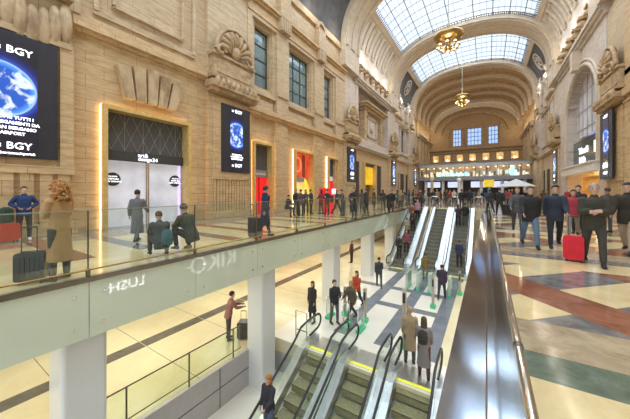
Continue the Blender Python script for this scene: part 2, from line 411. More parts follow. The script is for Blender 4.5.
# left balcony: frosted fascia, kerb, glass balustrade
fa = empty('balcony_fascia', (-6.3, 0, 0)); tag(fa, 'pale green frosted glass fascia along the balcony edge with round bolts', 'fascia')
PW = 2.2; y = 2.0 - 4 * PW
while y < 27.9:
    b = MB(); y1 = min(27.9, y + PW - .012); b.box(-.02, .01, y, y1, -1.1, -.03); b.build('fascia_panel', M_FROST, fa)
    for yy in (y + .22, y1 - .22):
        for z in (-.27, -.86):
            b = MB(); b.prism([(yy + .028 * math.cos(k * math.pi / 5), z + .028 * math.sin(k * math.pi / 5)) for k in range(10)], 0, .01, .03); b.build('bolt', M_CHROME, fa)
    y += PW
kb = MB(); kb.box(-6.36, -6.26, -7, 27.9, -.05, .035, 0); kb.box(-6.48, -6.36, -7, 27.9, -.02, .012, 1); kb.box(-6.28, -6.25, -7, 27.9, -.05, .05, 2)
kb.build('trim_1', [mat('kerb_brass', (.72, .56, .30), .35, .4), mat('kerb_blue', (.10, .10, .28), .15), M_DSTEEL], kind='structure')
gb = empty('glass_balustrade', (-6.33, 0, 0)); tag(gb, 'clear glass balustrade along the left balcony edge', 'balustrade')
y = 2.0 - 4 * PW
while y < 27.9:
    b = MB(); y1 = min(27.9, y + PW - .02); b.box(-.008, .008, y, y1, .04, 1.28); b.build('glass_panel', M_GLASS, gb)
    b = MB(); b.box(-.012, .012, y1, y1 + .02, .04, 1.28); b.build('joint', M_DSTEEL, gb)
    b = MB(); b.box(-.03, .03, y1 - .02, y1 + .04, .0, .18); b.build('clamp', M_DSTEEL, gb)
    y += PW
b = MB(); b.tube([(0.02, -7, .17), (0.02, 27.9, .17)], .016, 8); b.build('foot_rail', M_BRASS, gb)
b = MB(); b.box(-.012, .012, -7, 27.9, 1.28, 1.295); b.build('top_cap', mat('glass_edge', (.42, .45, .36), .2, .3), gb)
# round white columns' square piers under the balcony
for i, yc in enumerate((1.65, 6.83, 12.0, 17.1, 22.2)):
    c = MB(); 
    def rr(x0, x1, y0, y1, r=.08):
        p = []
        for (cx, cy, a0) in ((x1 - r, y1 - r, 0), (x0 + r, y1 - r, 90), (x0 + r, y0 + r, 180), (x1 - r, y0 + r, 270)):
            p += [(cx + r * math.cos(R(a0 + k * 22.5)), cy + r * math.sin(R(a0 + k * 22.5))) for k in range(5)]
        return p
    c.prism(rr(-7.25, -6.5, yc, yc + .72), 2, -8 if i < 2 else -4, -1.0, 0)
    o = c.build('column', [M_COLM, M_CHROME])
    tag(o, ['white square column nearest the camera, under the balcony', 'white square column beside the nearest escalator', 'third white column under the balcony, by the woman in black', 'fourth white column under the balcony', 'white column under the balcony nearest the far escalators'][i], 'column', 'columns carrying the balcony')
# glass guard of the lower opening
lg = empty('glass_guard', (-7.22, 0, -4)); tag(lg, 'glass guard with slim rail along the lower opening, under the balcony', 'balustrade')
b = MB(); b.tube([(0, -6, 1.0), (0, 6.5, 1.0)], .02); b.build('rail', M_DSTEEL, lg)
b = MB(); b.box(-.006, .006, -6, 6.5, .05, .98); b.build('glass_panel', glass('greenish_glass', (.94, .98, .90), .97), lg)
b = MB(); b.tube([(.05, -6, .25), (.05, 6.5, .25)], .015); b.build('lower_rail', M_DSTEEL, lg)
for k in range(8):
    b = MB(); y = -5 + k * 1.6; b.box(-.02, .02, y - .015, y + .015, 0, 1.0); b.build('post', M_DSTEEL, lg)

# ================================================================== ESCALATORS
def make_escalator(name, yL, zL, yH, zH, wd, tread, mw=.60, ow=.17):
    e = empty(name, (0, yL, zL))
    run = yH - yL; rise = zH - zL; sl = rise / run
    base = [(-.55, 0), (.1, 0), (.45, .12 * sl / .57), (.8, .8 * sl - .06)] 
    top = [(run - .7, rise - .7 * sl + .02), (run - .3, rise - .06), (run + .1, rise), (run + .75, rise)]
    pts = base + top
    def off(h): return [(y, z + h) for y, z in pts]
    H = .95
    for s in (-1, 1):
        x = s * mw
        hp = off(H); r = .27
        a = hp[0]; arcL = [(a[0] - r * math.sin(t), a[1] - r + r * math.cos(t)) for t in [math.pi * k / 8 for k in range(9)]]
        c = hp[-1]; arcR = [(c[0] + r * math.sin(t), c[1] - r + r * math.cos(t)) for t in [math.pi * k / 8 for k in range(9)]]
        path = [(a[0] + .5, a[1] - 2 * r - .05)] + arcL[::-1] + hp[1:-1] + arcR + [(c[0] - .5, c[1] - 2 * r - .05)]
        b = MB(); b.tube([(x, y, z) for y, z in path], .036, 8); b.build('handrail', M_BLACK, e)
        b = MB(); b.tube([(x, y, z) for y, z in [(p[0], p[1] - .045) for p in ([arcL[2]] + [arcL[0]] + hp[1:-1] + [arcR[0]] + [arcR[2]])]], .022, 6); b.build('handrail_guide', M_CHROME, e)
        b = MB(); lo = off(.22); hi = off(H - .03)
        b.prism([(p[0], p[1]) for p in lo] + [(c[0] + r * .8, c[1] - r)] + [(p[0], p[1]) for p in hi[::-1]] + [(a[0] - r * .8, a[1] - r)], 0, x - .006, x + .006)
        b.build('glass_side', M_GLASS, e)
        b = MB(); up = off(.22); dn = off(-.12)
        n = len(up)
        for k in range(n - 1):
            q = [dn[k], dn[k + 1], up[k + 1], up[k]]
            b.prism(q, 0, min(x - s * .10, x + s * ow), max(x - s * .10, x + s * ow))
        b.build('side_deck', mat('deck_steel', (.66, .68, .70), .3, .85), e)
    # one step, copied
    st = MB(); d = .40; hgt = d * sl
    st.box(-wd / 2, wd / 2, 0, d - .01, -.05, 0)
    for k in range(9): st.box(-wd / 2 + .02, wd / 2 - .02, .02 + k * .042, .04 + k * .042, 0, .008)
    st.box(-wd / 2, wd / 2, 0, .03, -hgt, 0)
    sm = st.data('step', tread); lip = MB(); lip.box(-wd / 2, wd / 2, 0, .018, -.002, .010); lm = lip.data('step_edge', mat('step_edge_tone', (.30, .28, .14), .5))
    n = int((run - .4) / d)
    for k in range(n + 1):
        o = bpy.data.objects.new('step', sm); COL.objects.link(o); o.parent = e; yy = .2 + k * (run - .4) / n
        o.location = (0, yy, min(rise - .01, max(.01, (k + .5) * rise / (n + 1))))
        q = bpy.data.objects.new('step_edge', lm); COL.objects.link(q); q.parent = o
    for (q0, q1, zz, c0, c1) in ((run + .10, run + 1.0, rise, run + .10, run + .22), (-1.0, -.05, 0, -.14, -.05)):
        b = MB(); b.box(-wd / 2 - .04, wd / 2 + .04, q0, q1, zz - .04, zz + .012); b.build('landing_plate', mat('landing_plate', (.55, .55, .5), .3, .8), e)
        b = MB(); b.box(-wd / 2 - .04, wd / 2 + .04, c0, c1, zz + .012, zz + .022); b.build('comb', M_YEL, e)
    b = MB(); b.prism([(-.2, -.22), (.6, -.22), (run - .3, rise - .62), (run + .3, rise - .5), (run + .3, rise - .9), (.8, -.6)], 0, -.68, .68); b.build('truss', M_WHITEP, e)
    return e
near = make_escalator('escalator', .9, -8, 8.0, -4, .92, M_TREAD)
NL = ['near escalator beside the second white column, person riding it', 'near escalator in the middle of the three descending toward the camera', 'near escalator closest to the steel parapet']
for i, x in enumerate((-4.88, -3.29, -1.76)):
    o = near if i == 0 else copy_tree(near)
    o.location.x = x; tag(o, NL[i], 'escalator', 'near escalators going down to the basement')
far = make_escalator('escalator', 19.9, -4, 27.4, 0, .92, M_TREADG, .60, .25)
FL = ['far escalator crowded with descending people, beside the balcony', 'empty far escalator rising to the hall, in the middle of three', 'far escalator next to the steel parapet with a couple at its top']
for i, x in enumerate((-5.5, -3.5, -1.75)):
    o = far if i == 0 else copy_tree(far)
    o.location.x = x; tag(o, FL[i], 'escalator', 'far escalators rising to the hall')
# yellow safety line across the head of the near escalators
# gate beside first near escalator
b = MB(); 
for p in ([(-6.15, 8.3, -4), (-6.15, 8.3, -2.9), (-5.65, 8.3, -2.9), (-5.65, 8.3, -4)], [(-6.1, 8.3, -3.6), (-5.65, 8.3, -3.6)]): b.tube(p, .018, 6)
tag(b.build('barrier_hoop', M_DSTEEL), 'steel barrier hoop between second white column and near escalator', 'barrier')
# ---- ticket gate line: posts with green lit feet
gl = [('slim tall post with green foot beside the person in orange', -4.44, 10.98, 1.45, .12), ('tall tan post left of the couple in coats', -2.5, 9.9, 2.15, .13), ('tall post at the gates below the empty far escalator', -2.2, 14.06, 1.55, .11), ('short post near the foot of the right far escalator', -1.25, 16.6, 1.3, .11), ('slim post by the column with a green foot', -5.46, 11.11, 1.3, .1)]
for lb, x, y, h, wdt in gl:
    e = empty('gate_post', (x, y, -4)); tag(e, lb, 'post', 'posts of the ticket gates')
    b = MB(); b.box(-wdt / 2, wdt / 2, -.06, .06, .18, h); b.build('shaft', mat('post_tan', (.50, .42, .33), .35, .3), e)
    b = MB(); b.box(-wdt / 2 - .06, wdt / 2 + .06, -.12, .12, 0, .18); b.build('foot', M_GREENL, e)
    b = MB(); b.box(-wdt / 2 + .02, wdt / 2 - .02, -.075, -.06, h - .5, h - .15); b.build('reader', M_BLACK, e)
gx = [-3.9, -3.3, -2.7, -1.7]
for i, x in enumerate(gx):
    e = empty('ticket_gate', (x, 16.4, -4)); tag(e, ['leftmost glass ticket gate before the far escalators', 'second glass ticket gate from the left before the far escalators', 'third glass ticket gate, below the empty escalator', 'rightmost glass ticket gate, near the steel parapet'][i], 'gate', 'ticket gates before the far escalators')
    b = MB(); b.box(-.06, .06, -.5, .5, 0, .95); b.build('cabinet', mat('gate_glass_body', (.55, .68, .58), .2, .3), e)
    b = MB(); b.box(-.07, .07, -.52, .52, .0, .1); b.build('foot', M_GREENL, e)
    b = MB(); b.box(.06, .5, -.01, .01, .2, 1.2); b.build('glass_leaf', M_GLASS, e)
# green lit low guards on the floor right of the orange person
for i, (x, y) in enumerate(((-4.95, 10.2), (-4.3, 10.2), (-5.95, 10.6))):
    e = empty('gate_guard', (x, y, -4)); tag(e, ['glass gate guard with green foot by the man in black', 'glass gate guard with green foot in front of the post', 'glass gate guard with green foot by the woman in black coat'][i], 'barrier', 'low gate guards')
    b = MB(); b.box(-.1, .1, -.3, .3, 0, .12); b.build('foot', M_GREENL, e)
    b = MB(); b.box(-.01, .01, -.3, .3, .12, 1.0); b.build('glass_panel', M_GLASS, e)
    b = MB(); b.tube([(0, -.3, .12), (0, -.3, 1.0), (0, .3, 1.0), (0, .3, .12)], .02, 6); b.build('frame', M_CHROME, e)

# ================================================================== HALL WALLS  (units of K)
SIDE = {-1: 'left', 1: 'right'}
ZS = 15.9
def moulding(mb, side, y0, y1, z, steps, x=-12.3, mi=0):
    """horizontal string course: list of (dz, height, projection)"""
    for dz, h, pr in steps: mbox(mb, side, x - .1, x + pr, y0, y1, z + dz, z + dz + h, mi)
def arc_pts(n, R_, hw, t0, t1, k, inset=0):
    out = []
    for i in range(k + 1):
        t = t0 + (t1 - t0) * i / k; c, s = math.cos(t), math.sin(t)
        e = 2 / n
        x = (hw - inset) * (1 if c > 0 else -1) * abs(c) ** e; z = (R_ - inset) * abs(s) ** e
        out.append((CX - x, ZS + z))
    return out
VN, VR = 2.4, 7.0
def vault(mb, y0, y1, t0, t1, inset=0.0, th=.35, k=20, mi=0, hw=HW, vr=VR, n=VN, smooth=True):
    a = arc_pts(n, vr, hw, t0, t1, k, inset); b = arc_pts(n, vr, hw, t0, t1, k, inset - th)
    m = len(a); vs = [(x, y0, z) for x, z in a] + [(x, y1, z) for x, z in a] + [(x, y0, z) for x, z in b] + [(x, y1, z) for x, z in b]
    fs = [(i, i + 1, m + i + 1, m + i) for i in range(m - 1)]
    mb.add(vs, fs, mi, smooth)
    mb.add(vs, [(2 * m + i, 3 * m + i, 3 * m + i + 1, 2 * m + i + 1) for i in range(m - 1)], mi, smooth)
    mb.add(vs, [(i, 2 * m + i, 2 * m + i + 1, i + 1) for i in range(m - 1)] + [(m + i, m + i + 1, 3 * m + i + 1, 3 * m + i) for i in range(m - 1)], mi)
    mb.add(vs, [(0, m, 3 * m, 2 * m), (m - 1, 2 * m - 1, 4 * m - 1, 3 * m - 1)], mi)
TP = math.acos(.80 ** (VN / 2))      # where the glazing starts

# ribs
rb = MB()
for (a, b, ins) in ((10.0, 11.5, .45), (23.5, 26.9, .5), (38.4, 42.2, .5), (51.4, 53.0, .5), (-8, -6.5, .45)):
    vault(rb, a, b, 0, math.pi, ins, .8, 40)
    vault(rb, a + .25, a + .55, 0, math.pi, ins + .14, .2, 40); vault(rb, b - .55, b - .25, 0, math.pi, ins + .14, .2, 40)
    if b - a > 2:
        vault(rb, (a + b) / 2 - .35, (a + b) / 2 + .35, 0, math.pi, ins + .10, .2, 40)
    for s in (-1, 1):
        mbox(rb, s, -12.6, -12 + ins - .02, a, b, 13.9, ZS)
struct(rb, 'trim_2', ST_RIB)
# vault side strips: grey panels in the window bays, white coffers in the great arch bay
vb = MB()
for (a, b, mi, w0) in ((11.5, 23.5, 0, 0), (26.9, 38.4, 1, 0), (42.2, 51.4, 0, 0), (-6.5, 10, 0, 0)):
    for (t0, t1) in ((0, TP), (math.pi - TP, math.pi)):
        vault(vb, a, b, t0, t1, 0, .3, 14, mi)
struct(vb, 'ceiling', [M_PANEL, ST_WHITE])
# coffers and corbels of the arch bay
for s in (-1, 1):
    cf = MB()
    def surf(t, ins):
        p = arc_pts(VN, VR, HW, t, t + 1e-4, 1, ins)[0]; return (mx(s, p[0]), p[1])
    for i in range(6):
        yc = 27.9 + i * 1.85
        for side_ in (0, 1):
            for (ya, yb, ta, tb) in ((yc - .5, yc - .36, .20, .58), (yc + .36, yc + .5, .20, .58), (yc - .5, yc + .5, .17, .22), (yc - .5, yc + .5, .56, .61)):
                if side_: continue
                k = 8; r0, r1 = [], []
                for j in range(k + 1):
                    t = ta + (tb - ta) * j / k
                    x0, z0 = surf(t, -.02); x1, z1 = surf(t, .14)
                    r0.append([(x0, ya, z0), (x1, ya, z1), (x1, yb, z1), (x0, yb, z0)])
                cf.loft(r0, 0, smooth=False)
        # corbel head
        bz = 14.6
        c = MB()
        mbox(c, s, -12.3, -11.55, yc - .28, yc + .28, bz + .75, bz + .95)
        c.ball((mx(s, -11.85), yc, bz + .42), .27, n=10, sc=(1, .9, 1.1)); c.ball((mx(s, -11.65), yc, bz + .32), .15, n=8, sc=(1.1, .8, .9)); c.ball((mx(s, -12.0), yc, bz + .1), .15, n=8, sc=(.8, .8, 1.3))
        for dy in (-.16, .16): c.ball((mx(s, -11.75), yc + dy, bz + .68), .09, n=6)
        o = c.build('corbel', ST_CARVE, None, True)
        tag(o, '%s carved stone corbel from the camera, under the white coffers, %s wall' % (('nearest', 'second', 'third', 'fourth', 'fifth', 'farthest')[i], SIDE[s]), 'corbel', 'carved corbels on the %s wall' % SIDE[s])
    struct(cf, 'trim_%d' % (3 if s < 0 else 4), ST_RIB)
    # medallions on the grey panels
    for j, (ya, yb) in enumerate(((11.5, 23.5), (42.2, 51.4))):
        yc = (ya + yb) / 2; m = MB()
        t = .40; x0, z0 = surf(t, .02); xa, za = surf(t - .05, .02); xb_, zb = surf(t + .05, .02)
        d = Vector((xb_ - xa, 0, zb - za)).normalized(); e = Vector((0, 1, 0)); nrm = d.cross(e); nrm = nrm if nrm.x * (-s) > 0 else -nrm
        if (nrm.x > 0) != (s < 0): nrm = -nrm
        c0 = Vector((x0, yc, z0)) + nrm * .12; rr_ = 1.15
        ring = [c0 + d * rr_ * math.sin(a) + e * rr_ * math.cos(a) for a in [2 * math.pi * q / 24 for q in range(25)]]
        m.tube(ring, .12, 6)
        for a in (0.3, 1.5, 2.6, 4.0, 5.2):
            m.tube([c0 + d * .85 * math.sin(a) + e * .85 * math.cos(a), c0 + d * .55 * math.sin(a + .7) + e * .55 * math.cos(a + .7), c0 + (d * math.sin(a + 1.6) + e * math.cos(a + 1.6)) * .2], [.07, .13, .08], 6)
        o = m.build('medallion', ST_PALE, None, True)
        tag(o, '%s stone medallion on the grey vault panel, %s side' % (('near', 'far')[j], SIDE[s]), 'medallion', None)
# glazed skylights
for i, (a, b) in enumerate(((11.5, 23.5), (26.9, 38.4), (42.2, 51.4), (-6.5, 10))):
    e = empty('window_%d' % (i + 1)); e['kind'] = 'structure'
    g = MB(); vault(g, a, b, TP, math.pi - TP, 0.0, .02, 24); g.build('pane', M_SKYP, e, True)
    g = MB(); ny = max(4, round((b - a) / 1.45))
    pf = arc_pts(VN, VR, HW, TP, math.pi - TP, 36, .06)
    for k in range(ny + 1):
        y = a + (b - a) * k / ny; g.tube([(x, y, z) for x, z in pf], .035, 4, smooth=False)
    L = arc_pts(VN, VR, HW, TP, math.pi - TP, 27, .05)
    for k, (x, z) in enumerate(L): g.tube([(x, a, z), (x, b, z)], .045 if k % 3 == 0 else .014, 4, smooth=False)
    # close-set border lattice
    for k in range(int((b - a) / .36)):
        for q in (L[0:2], L[-2:]): g.tube([(q[0][0], a + k * .36, q[0][1]), (q[1][0], a + k * .36, q[1][1])], .055, 4, smooth=False)
    for yy in (a + .45, b - .45): g.tube([(x, yy, z) for x, z in pf], .06, 4, smooth=False)
    pf2 = arc_pts(VN, VR, HW, TP, math.pi - TP, 70, .05)
    for k in range(len(pf2)):
        x, z = pf2[k]
        for ya in (a, b - .45): g.tube([(x, ya, z), (x, ya + .45, z)], .045, 4, smooth=False)
    g.build('glazing_bar', M_BAR, e, True)
    g = MB()
    for (t0, t1) in ((TP - .07, TP + .015), (math.pi - TP - .015, math.pi - TP + .07)): vault(g, a, b, t0, t1, .14, .2, 3)
    struct(g, 'trim_%d' % (5 + i), ST_RIB)

# window bay wall (three windows above, doors below)
def yof(px):
    u = (px - 315) / 270.0; a = YAW
    return -12 * (math.cos(a) + u * math.sin(a)) / (-math.sin(a) + u * math.cos(a))
TOPS = [(0, .25, .25), (.25, .3, .4), (.55, .2, .55)]
def window_unit(side, idx, y0, y1, z0, z1, nx, nz, glow=None):
    e = empty('window_%d' % idx); e['kind'] = 'structure'
    b = MB(); x = -12.62
    fr = .07
    for (a, c) in ((y0, y0 + fr), (y1 - fr, y1)): mbox(b, side, x - .04, x + .06, a, c, z0, z1)
    for (a, c) in ((z0, z0 + fr), (z1 - fr, z1)): mbox(b, side, x - .04, x + .06, y0, y1, a, c)
    for k in range(1, nx):
        y = y0 + (y1 - y0) * k / nx; mbox(b, side, x - .03, x + .05, y - .03, y + .03, z0, z1)
    for k in range(1, nz):
        z = z0 + (z1 - z0) * k / nz; mbox(b, side, x - .03, x + .05, y0, y1, z - .03, z + .03)
    b.build('frame', M_DARK, e, True)
    b = MB(); mbox(b, side, x - .015, x, y0, y1, z0, z1); b.build('pane', M_WIN, e, True)
    return e
WI = [10]
def window_bay(side, y0, y1, wins, doors, dtop=4.6, st=None):
    holes = [(a, b, 8.3, 12.12) for a, b in wins] + [(a, b, FZ - 1, dtop) for a, b in doors]
    w_ = MB(); grid_wall(w_, side, -13.0, -12.3, y0, y1, FZ - .3, 8.0, holes, 0); grid_wall(w_, side, -13.0, -12.3, y0, y1, 8.0, 13.2, holes, 1)
    # recess frames, sills, pilasters
    cuts = [y0] + [v for ab in wins for v in (ab[0] - .4, ab[1] + .4)] + [y1]
    for i in range(0, len(cuts), 2):
        a, b = cuts[i], cuts[i + 1]
        if b - a > .3:
            mbox(w_, side, -12.35, -12.0, a, b, 6.9, 12.55, 1)
            mbox(w_, side, -12.35, -11.9, a + .05, b - .05, 8.1, 8.4, 1)
            mbox(w_, side, -12.35, -12.1, a, b, FZ - .3, 6.4, 0)
    for a, b in wins:
        mbox(w_, side, -12.35, -12.0, a - .4, b + .4, 12.35, 12.6, 1)
        mbox(w_, side, -12.35, -12.15, a - .4, a - .12, 7.9, 12.35, 1); mbox(w_, side, -12.35, -12.15, b + .12, b + .4, 7.9, 12.35, 1)
        mbox(w_, side, -12.35, -12.05, a - .35, b + .35, 7.75, 8.0, 1)
        mbox(w_, side, -12.4, -12.2, a - .2, b + .2, 6.95, 7.5, 1)
    moulding(w_, side, y0, y1, 6.4, [(0, .16, .34), (.16, .16, .46), (.32, .2, .32)])
    moulding(w_, side, y0, y1, 12.6, [(0, .2, .36), (.2, .5, .30), (.7, .15, .45), (.85, .12, .6)])
    mbox(w_, side, -13.0, -12.1, y0, y1, 13.5, ZS - .5, 1)
    mbox(w_, side, -13.0, -11.9, y0, y1, ZS - .5, ZS + .05, 1)
    # upper brackets over the pilasters
    for i in range(2, len(cuts) - 2, 2):
        c = (cuts[i] + cuts[i + 1]) / 2
        for k in range(5): mbox(w_, side, -12.3, -11.62, c - .5 + k * .22, c - .38 + k * .22, 12.55, 13.5, 1)
        mbox(w_, side, -12.3, -11.7, c - .55, c + .55, 13.5, 15.2, 1)
        rings = []
        for t in range(9):
            a = math.pi * t / 8; rings.append([(mx(side, xx), c + .62 * math.cos(a), 15.2 + .75 * math.sin(a)) for xx in (-12.3, -11.75)] + [(mx(side, -11.75), c + .5 * math.cos(a), 15.15 + .55 * math.sin(a))])
        w_.loft(rings, 1, smooth=False)
    w_.build('wall_' + SIDE[side], st or [ST_LOW, ST_UP], arch=True, kind='structure')
    # back of the window reveals: dim room beyond
    for a, b in wins:
        window_unit(side, WI[0], a, b, 8.3, 12.12, 1 if b - a < 2 else 3, 4); WI[0] += 1
W0 = [(12.2, 13.65), (15.7, 18.43), (20.7, 22.1)]; D0 = [(11.98, 13.5), (16.2, 18.6), (21.2, 22.9)]
window_bay(-1, 11.4, 24.4, W0, D0); window_bay(1, 11.4, 22.2, W0[:2], D0[:1])
W2 = [(44.3, 45.4), (46.2, 48.6), (49.5, 50.6)]; D2 = [(43.6, 45.2), (46.0, 48.6), (49.6, 51.4)]
window_bay(-1, 42.0, 54, W2, D2, st=[ST_UP, ST_PALE]); window_bay(1, 42.0, 54, W2, D2, st=[ST_UP, ST_PALE])
rm = MB(); 
for s in (-1, 1):
    for (a, b) in ((11.4, 24.4), (42, 54)): mbox(rm, s, -15.2, -15.0, a, b, FZ, 13.4); mbox(rm, s, -15.2, -13.0, a - .1, a, FZ, 13.4); mbox(rm, s, -15.2, -13.0, b, b + .1, FZ, 13.4); mbox(rm, s, -15.2, -13, a, b, 4.9, 5.0)
struct(rm, 'wall_rooms_behind', mat('office_wall', (.45, .47, .45), .8))
for s in (-1,):
    for y in (13, 17.2, 21.4): point(kk(-14, y, 11.5), 45, (.8, 1, .85), .1)

# piers with advertising screens, consoles and shells
def shell(side, yc, z0):
    s = MB(); X = -11.72
    n = 9
    for k in range(n):
        a = math.pi * (k + .5) / n; w0 = .10; r0, r1 = .35, 1.0
        p = [(X + .1, yc + r * math.cos(a), z0 + .2 + r * 1.15 * math.sin(a)) for r in (r0, (r0 + r1) / 2, r1)]
        s.tube([(mx(side, q[0] + (.16 if j == 1 else 0)), q[1], q[2]) for j, q in enumerate(p)], [.07, .14, .17], 6)
    ring = [(mx(side, X + .08), yc + 1.22 * math.cos(math.pi * k / 16), z0 + .15 + 1.42 * math.sin(math.pi * k / 16)) for k in range(17)]
    s.tube(ring, .12, 6)
    for sg in (-1, 1):
        sp = [(mx(side, X + .18), yc + sg * (1.0 - .3 * math.cos(t) * (1 - t / 9)), z0 + .1 + .3 * math.sin(t) * (1 - t / 9)) for t in [k * .5 for k in range(12)]]
        s.tube(sp, .10, 6)
    s.ball((mx(side, X + .12), yc, z0 + .35), .32, n=10, sc=(.7, 1, 1.1))
    return s
SCREEN_BLUE = None
def screen_mat(name, ysc, zsc, yc, zc, rad, bgc=(.012, .012, .022)):
    """a lit display: planet disc with clouds and blue haze on near-black"""
    m, n, b = nt(name); L = n.links
    tc = n.nodes.new('ShaderNodeTexCoord'); mp = n.nodes.new('ShaderNodeMapping'); mp.vector_type = 'POINT'
    mp.inputs['Location'].default_value = (0, -yc, -zc); L.new(tc.outputs['Object'], mp.inputs[0])
    m2 = n.nodes.new('ShaderNodeVectorMath'); m2.operation = 'MULTIPLY'; m2.inputs[1].default_value = (0, 1 / rad, 1 / rad); L.new(mp.outputs[0], m2.inputs[0])
    ln = n.nodes.new('ShaderNodeVectorMath'); ln.operation = 'LENGTH'; L.new(m2.outputs[0], ln.inputs[0])
    r = n.nodes.new('ShaderNodeValToRGB'); e = r.color_ramp.elements
    e[0].position = 0; e[0].color = (.02, .10, .55, 1); e[1].position = 1; e[1].color = bgc + (1,)
    for p, c in ((.55, (.02, .12, .6)), (.66, (.10, .35, 1.0)), (.70, (.4, .65, 1.0)), (.73, (.03, .08, .5)), (.84, (.012, .02, .16))): q = e.new(p); q.color = c + (1,)
    mul = n.nodes.new('ShaderNodeMath'); mul.operation = 'MULTIPLY'; mul.inputs[1].default_value = .7; L.new(ln.outputs['Value'], mul.inputs[0]); L.new(mul.outputs[0], r.inputs[0])
    nz = n.nodes.new('ShaderNodeTexNoise'); nz.inputs['Scale'].default_value = 2.2; nz.inputs['Detail'].default_value = 6; nz.inputs['Distortion'].default_value = .8; L.new(m2.outputs[0], nz.inputs['Vector'])
    cr = n.nodes.new('ShaderNodeValToRGB'); cr.color_ramp.elements[0].position = .50; cr.color_ramp.elements[1].position = .60; L.new(nz.outputs['Fac'], cr.inputs[0])
    lt = n.nodes.new('ShaderNodeMath'); lt.operation = 'LESS_THAN'; lt.inputs[1].default_value = .97; L.new(ln.outputs['Value'], lt.inputs[0])
    mm = n.nodes.new('ShaderNodeMath'); mm.operation = 'MULTIPLY'; L.new(cr.outputs[0], mm.inputs[0]); L.new(lt.outputs[0], mm.inputs[1])
    mxr = n.nodes.new('ShaderNodeMixRGB'); L.new(mm.outputs[0], mxr.inputs[0]); L.new(r.outputs[0], mxr.inputs[1]); mxr.inputs[2].default_value = (.75, .88, 1, 1)
    b.inputs['Base Color'].default_value = (.01, .01, .012, 1); b.inputs['Roughness'].default_value = .2
    L.new(mxr.outputs[0], b.inputs['Emission Color']); b.inputs['Emission Strength'].default_value = .95
    return m
def advert(side, y0, y1, z0, z1, x, label, big=False):
    e = empty('advert_screen', kk(mx(side, x), (y0 + y1) / 2, z0)); 
    tag(e, label, 'screen', 'tall advertising screens')
    inv = e.location.copy()
    def fin(o): o.location = -inv; o.parent = e; return o
    b = MB(); mbox(b, side, x - .04, x + .02, y0, y1, z0, z1); fin(b.build('housing', mat('screen_housing', (.035, .035, .045), .35), None, True))
    w_ = y1 - y0; h = z1 - z0
    # the lit picture is narrower than the dark housing
    ya, yb = (y0 + .28 * w_, y1 - .28 * w_) if not big else (1.15, 2.45)
    yc = (ya + yb) / 2 if not big else 1.93; zc = z0 + h * .57 if not big else 4.62
    ac = kk(0, yc if not big else 1.62, zc); rad = (.80 if big else .33 * w_) * K
    b = MB(); mbox(b, side, x + .02, x + .035, ya, yb, z0 + .05, z1 - .05)
    m = screen_mat('screen_picture', 0, 0, ac[1], ac[2], rad)
    fin(b.build('display', m, None, True))
    ux = (0, 1, 0) if side < 0 else (0, -1, 0)
    tx = x + .05
    def T(s_, z, size, yy=None): fin(text(s_, 'lettering', M_WHITE_E, None, (mx(side, tx), yy if yy is not None else yc, z), ux, (0, 0, 1), size, arch=True, bold=.004))
    if big:
        T('\u2248 BGY', 5.72, .29); T('\u2248 BGY', 2.90, .28)
        for k, s_ in enumerate(('SCOPRI TUTTI I', 'COLLEGAMENTI DA', 'MILAN BERGAMO', 'AIRPORT')): T(s_, 3.78 - k * .155, .125)
        T('milanbergamoairport.it', 2.74, .10)
    else:
        T('\u2248 BGY', z1 - .35, .26); T('\u2248 BGY', z0 + .30, .26)
        for k, s_ in enumerate(('SCOPRI TUTTI I', 'COLLEGAMENTI DA', 'MILAN BERGAMO')): T(s_, z0 + .95 - k * .12, .10)
    return e
def pier(side, y0, y1, label, full=True, stain=False, z_top=13.4):
    p = MB(); xf = -12.0
    mbox(p, side, -13.0, xf, y0, y1, FZ - .3, 6.7, 0)
    mbox(p, side, xf, xf + .10, y0 + .25, y1 - .25, 2.45, 6.55, 0)
    # fluted plinth under the screen
    for k in range(12):
        a = y0 + .3 + k * (y1 - y0 - .6) / 12; mbox(p, side, xf, xf + .07, a, a + (y1 - y0 - .6) / 12 * .72, .5, 2.3, 0)
    mbox(p, side, xf, xf + .12, y0 + .2, y1 - .2, 2.28, 2.45, 0); mbox(p, side, -13, xf + .14, y0 - .04, y1 + .04, FZ - .3, .55, 0)
    mbox(p, side, -13.0, xf - .05, y0, y1, 6.7, z_top, 1); mbox(p, side, -13, xf - .15, y0 + .1, y1 - .1, z_top, ZS, 1)
    p.build('wall_' + SIDE[side], [ST_LOW, ST_UP] if y0 < 24 else [ST_UP, ST_PALE], arch=True, kind='structure')
    c = MB()
    if full:
        mbox(c, side, xf, xf + .45, y0 - .12, y1 + .12, 6.75, 6.95); mbox(c, side, xf, xf + .62, y0 - .2, y1 + .2, 6.95, 7.25)
        for k in range(9):
            a = y0 + (k + .5) * (y1 - y0) / 9; c.ball((mx(side, xf + .55), a, 7.25), .16, n=6, sc=(1, .9, 1.5))
        mbox(c, side, xf - .1, xf + .5, y0 - .1, y1 + .1, 7.45, 7.6)
        mbox(c, side, xf - .1, xf + .32, y0 + .1, y1 - .1, 7.6, 8.65); mbox(c, side, xf + .3, xf + .36, y0 + .3, y1 - .3, 7.8, 8.5)
        mbox(c, side, xf - .1, xf + .42, y0, y1, 8.65, 8.8)
        o = c.build('console', ST_CARVE, arch=True); tag(o, 'stone console above the screen on the %s' % label, 'carving', 'consoles over the screens')
        o = shell(side, (y0 + y1) / 2, 8.8).build('carved_shell', ST_CARVE, arch=True); tag(o, 'carved stone shell above the console on the %s' % label, 'carving', 'shell carvings over the screens')
    return p
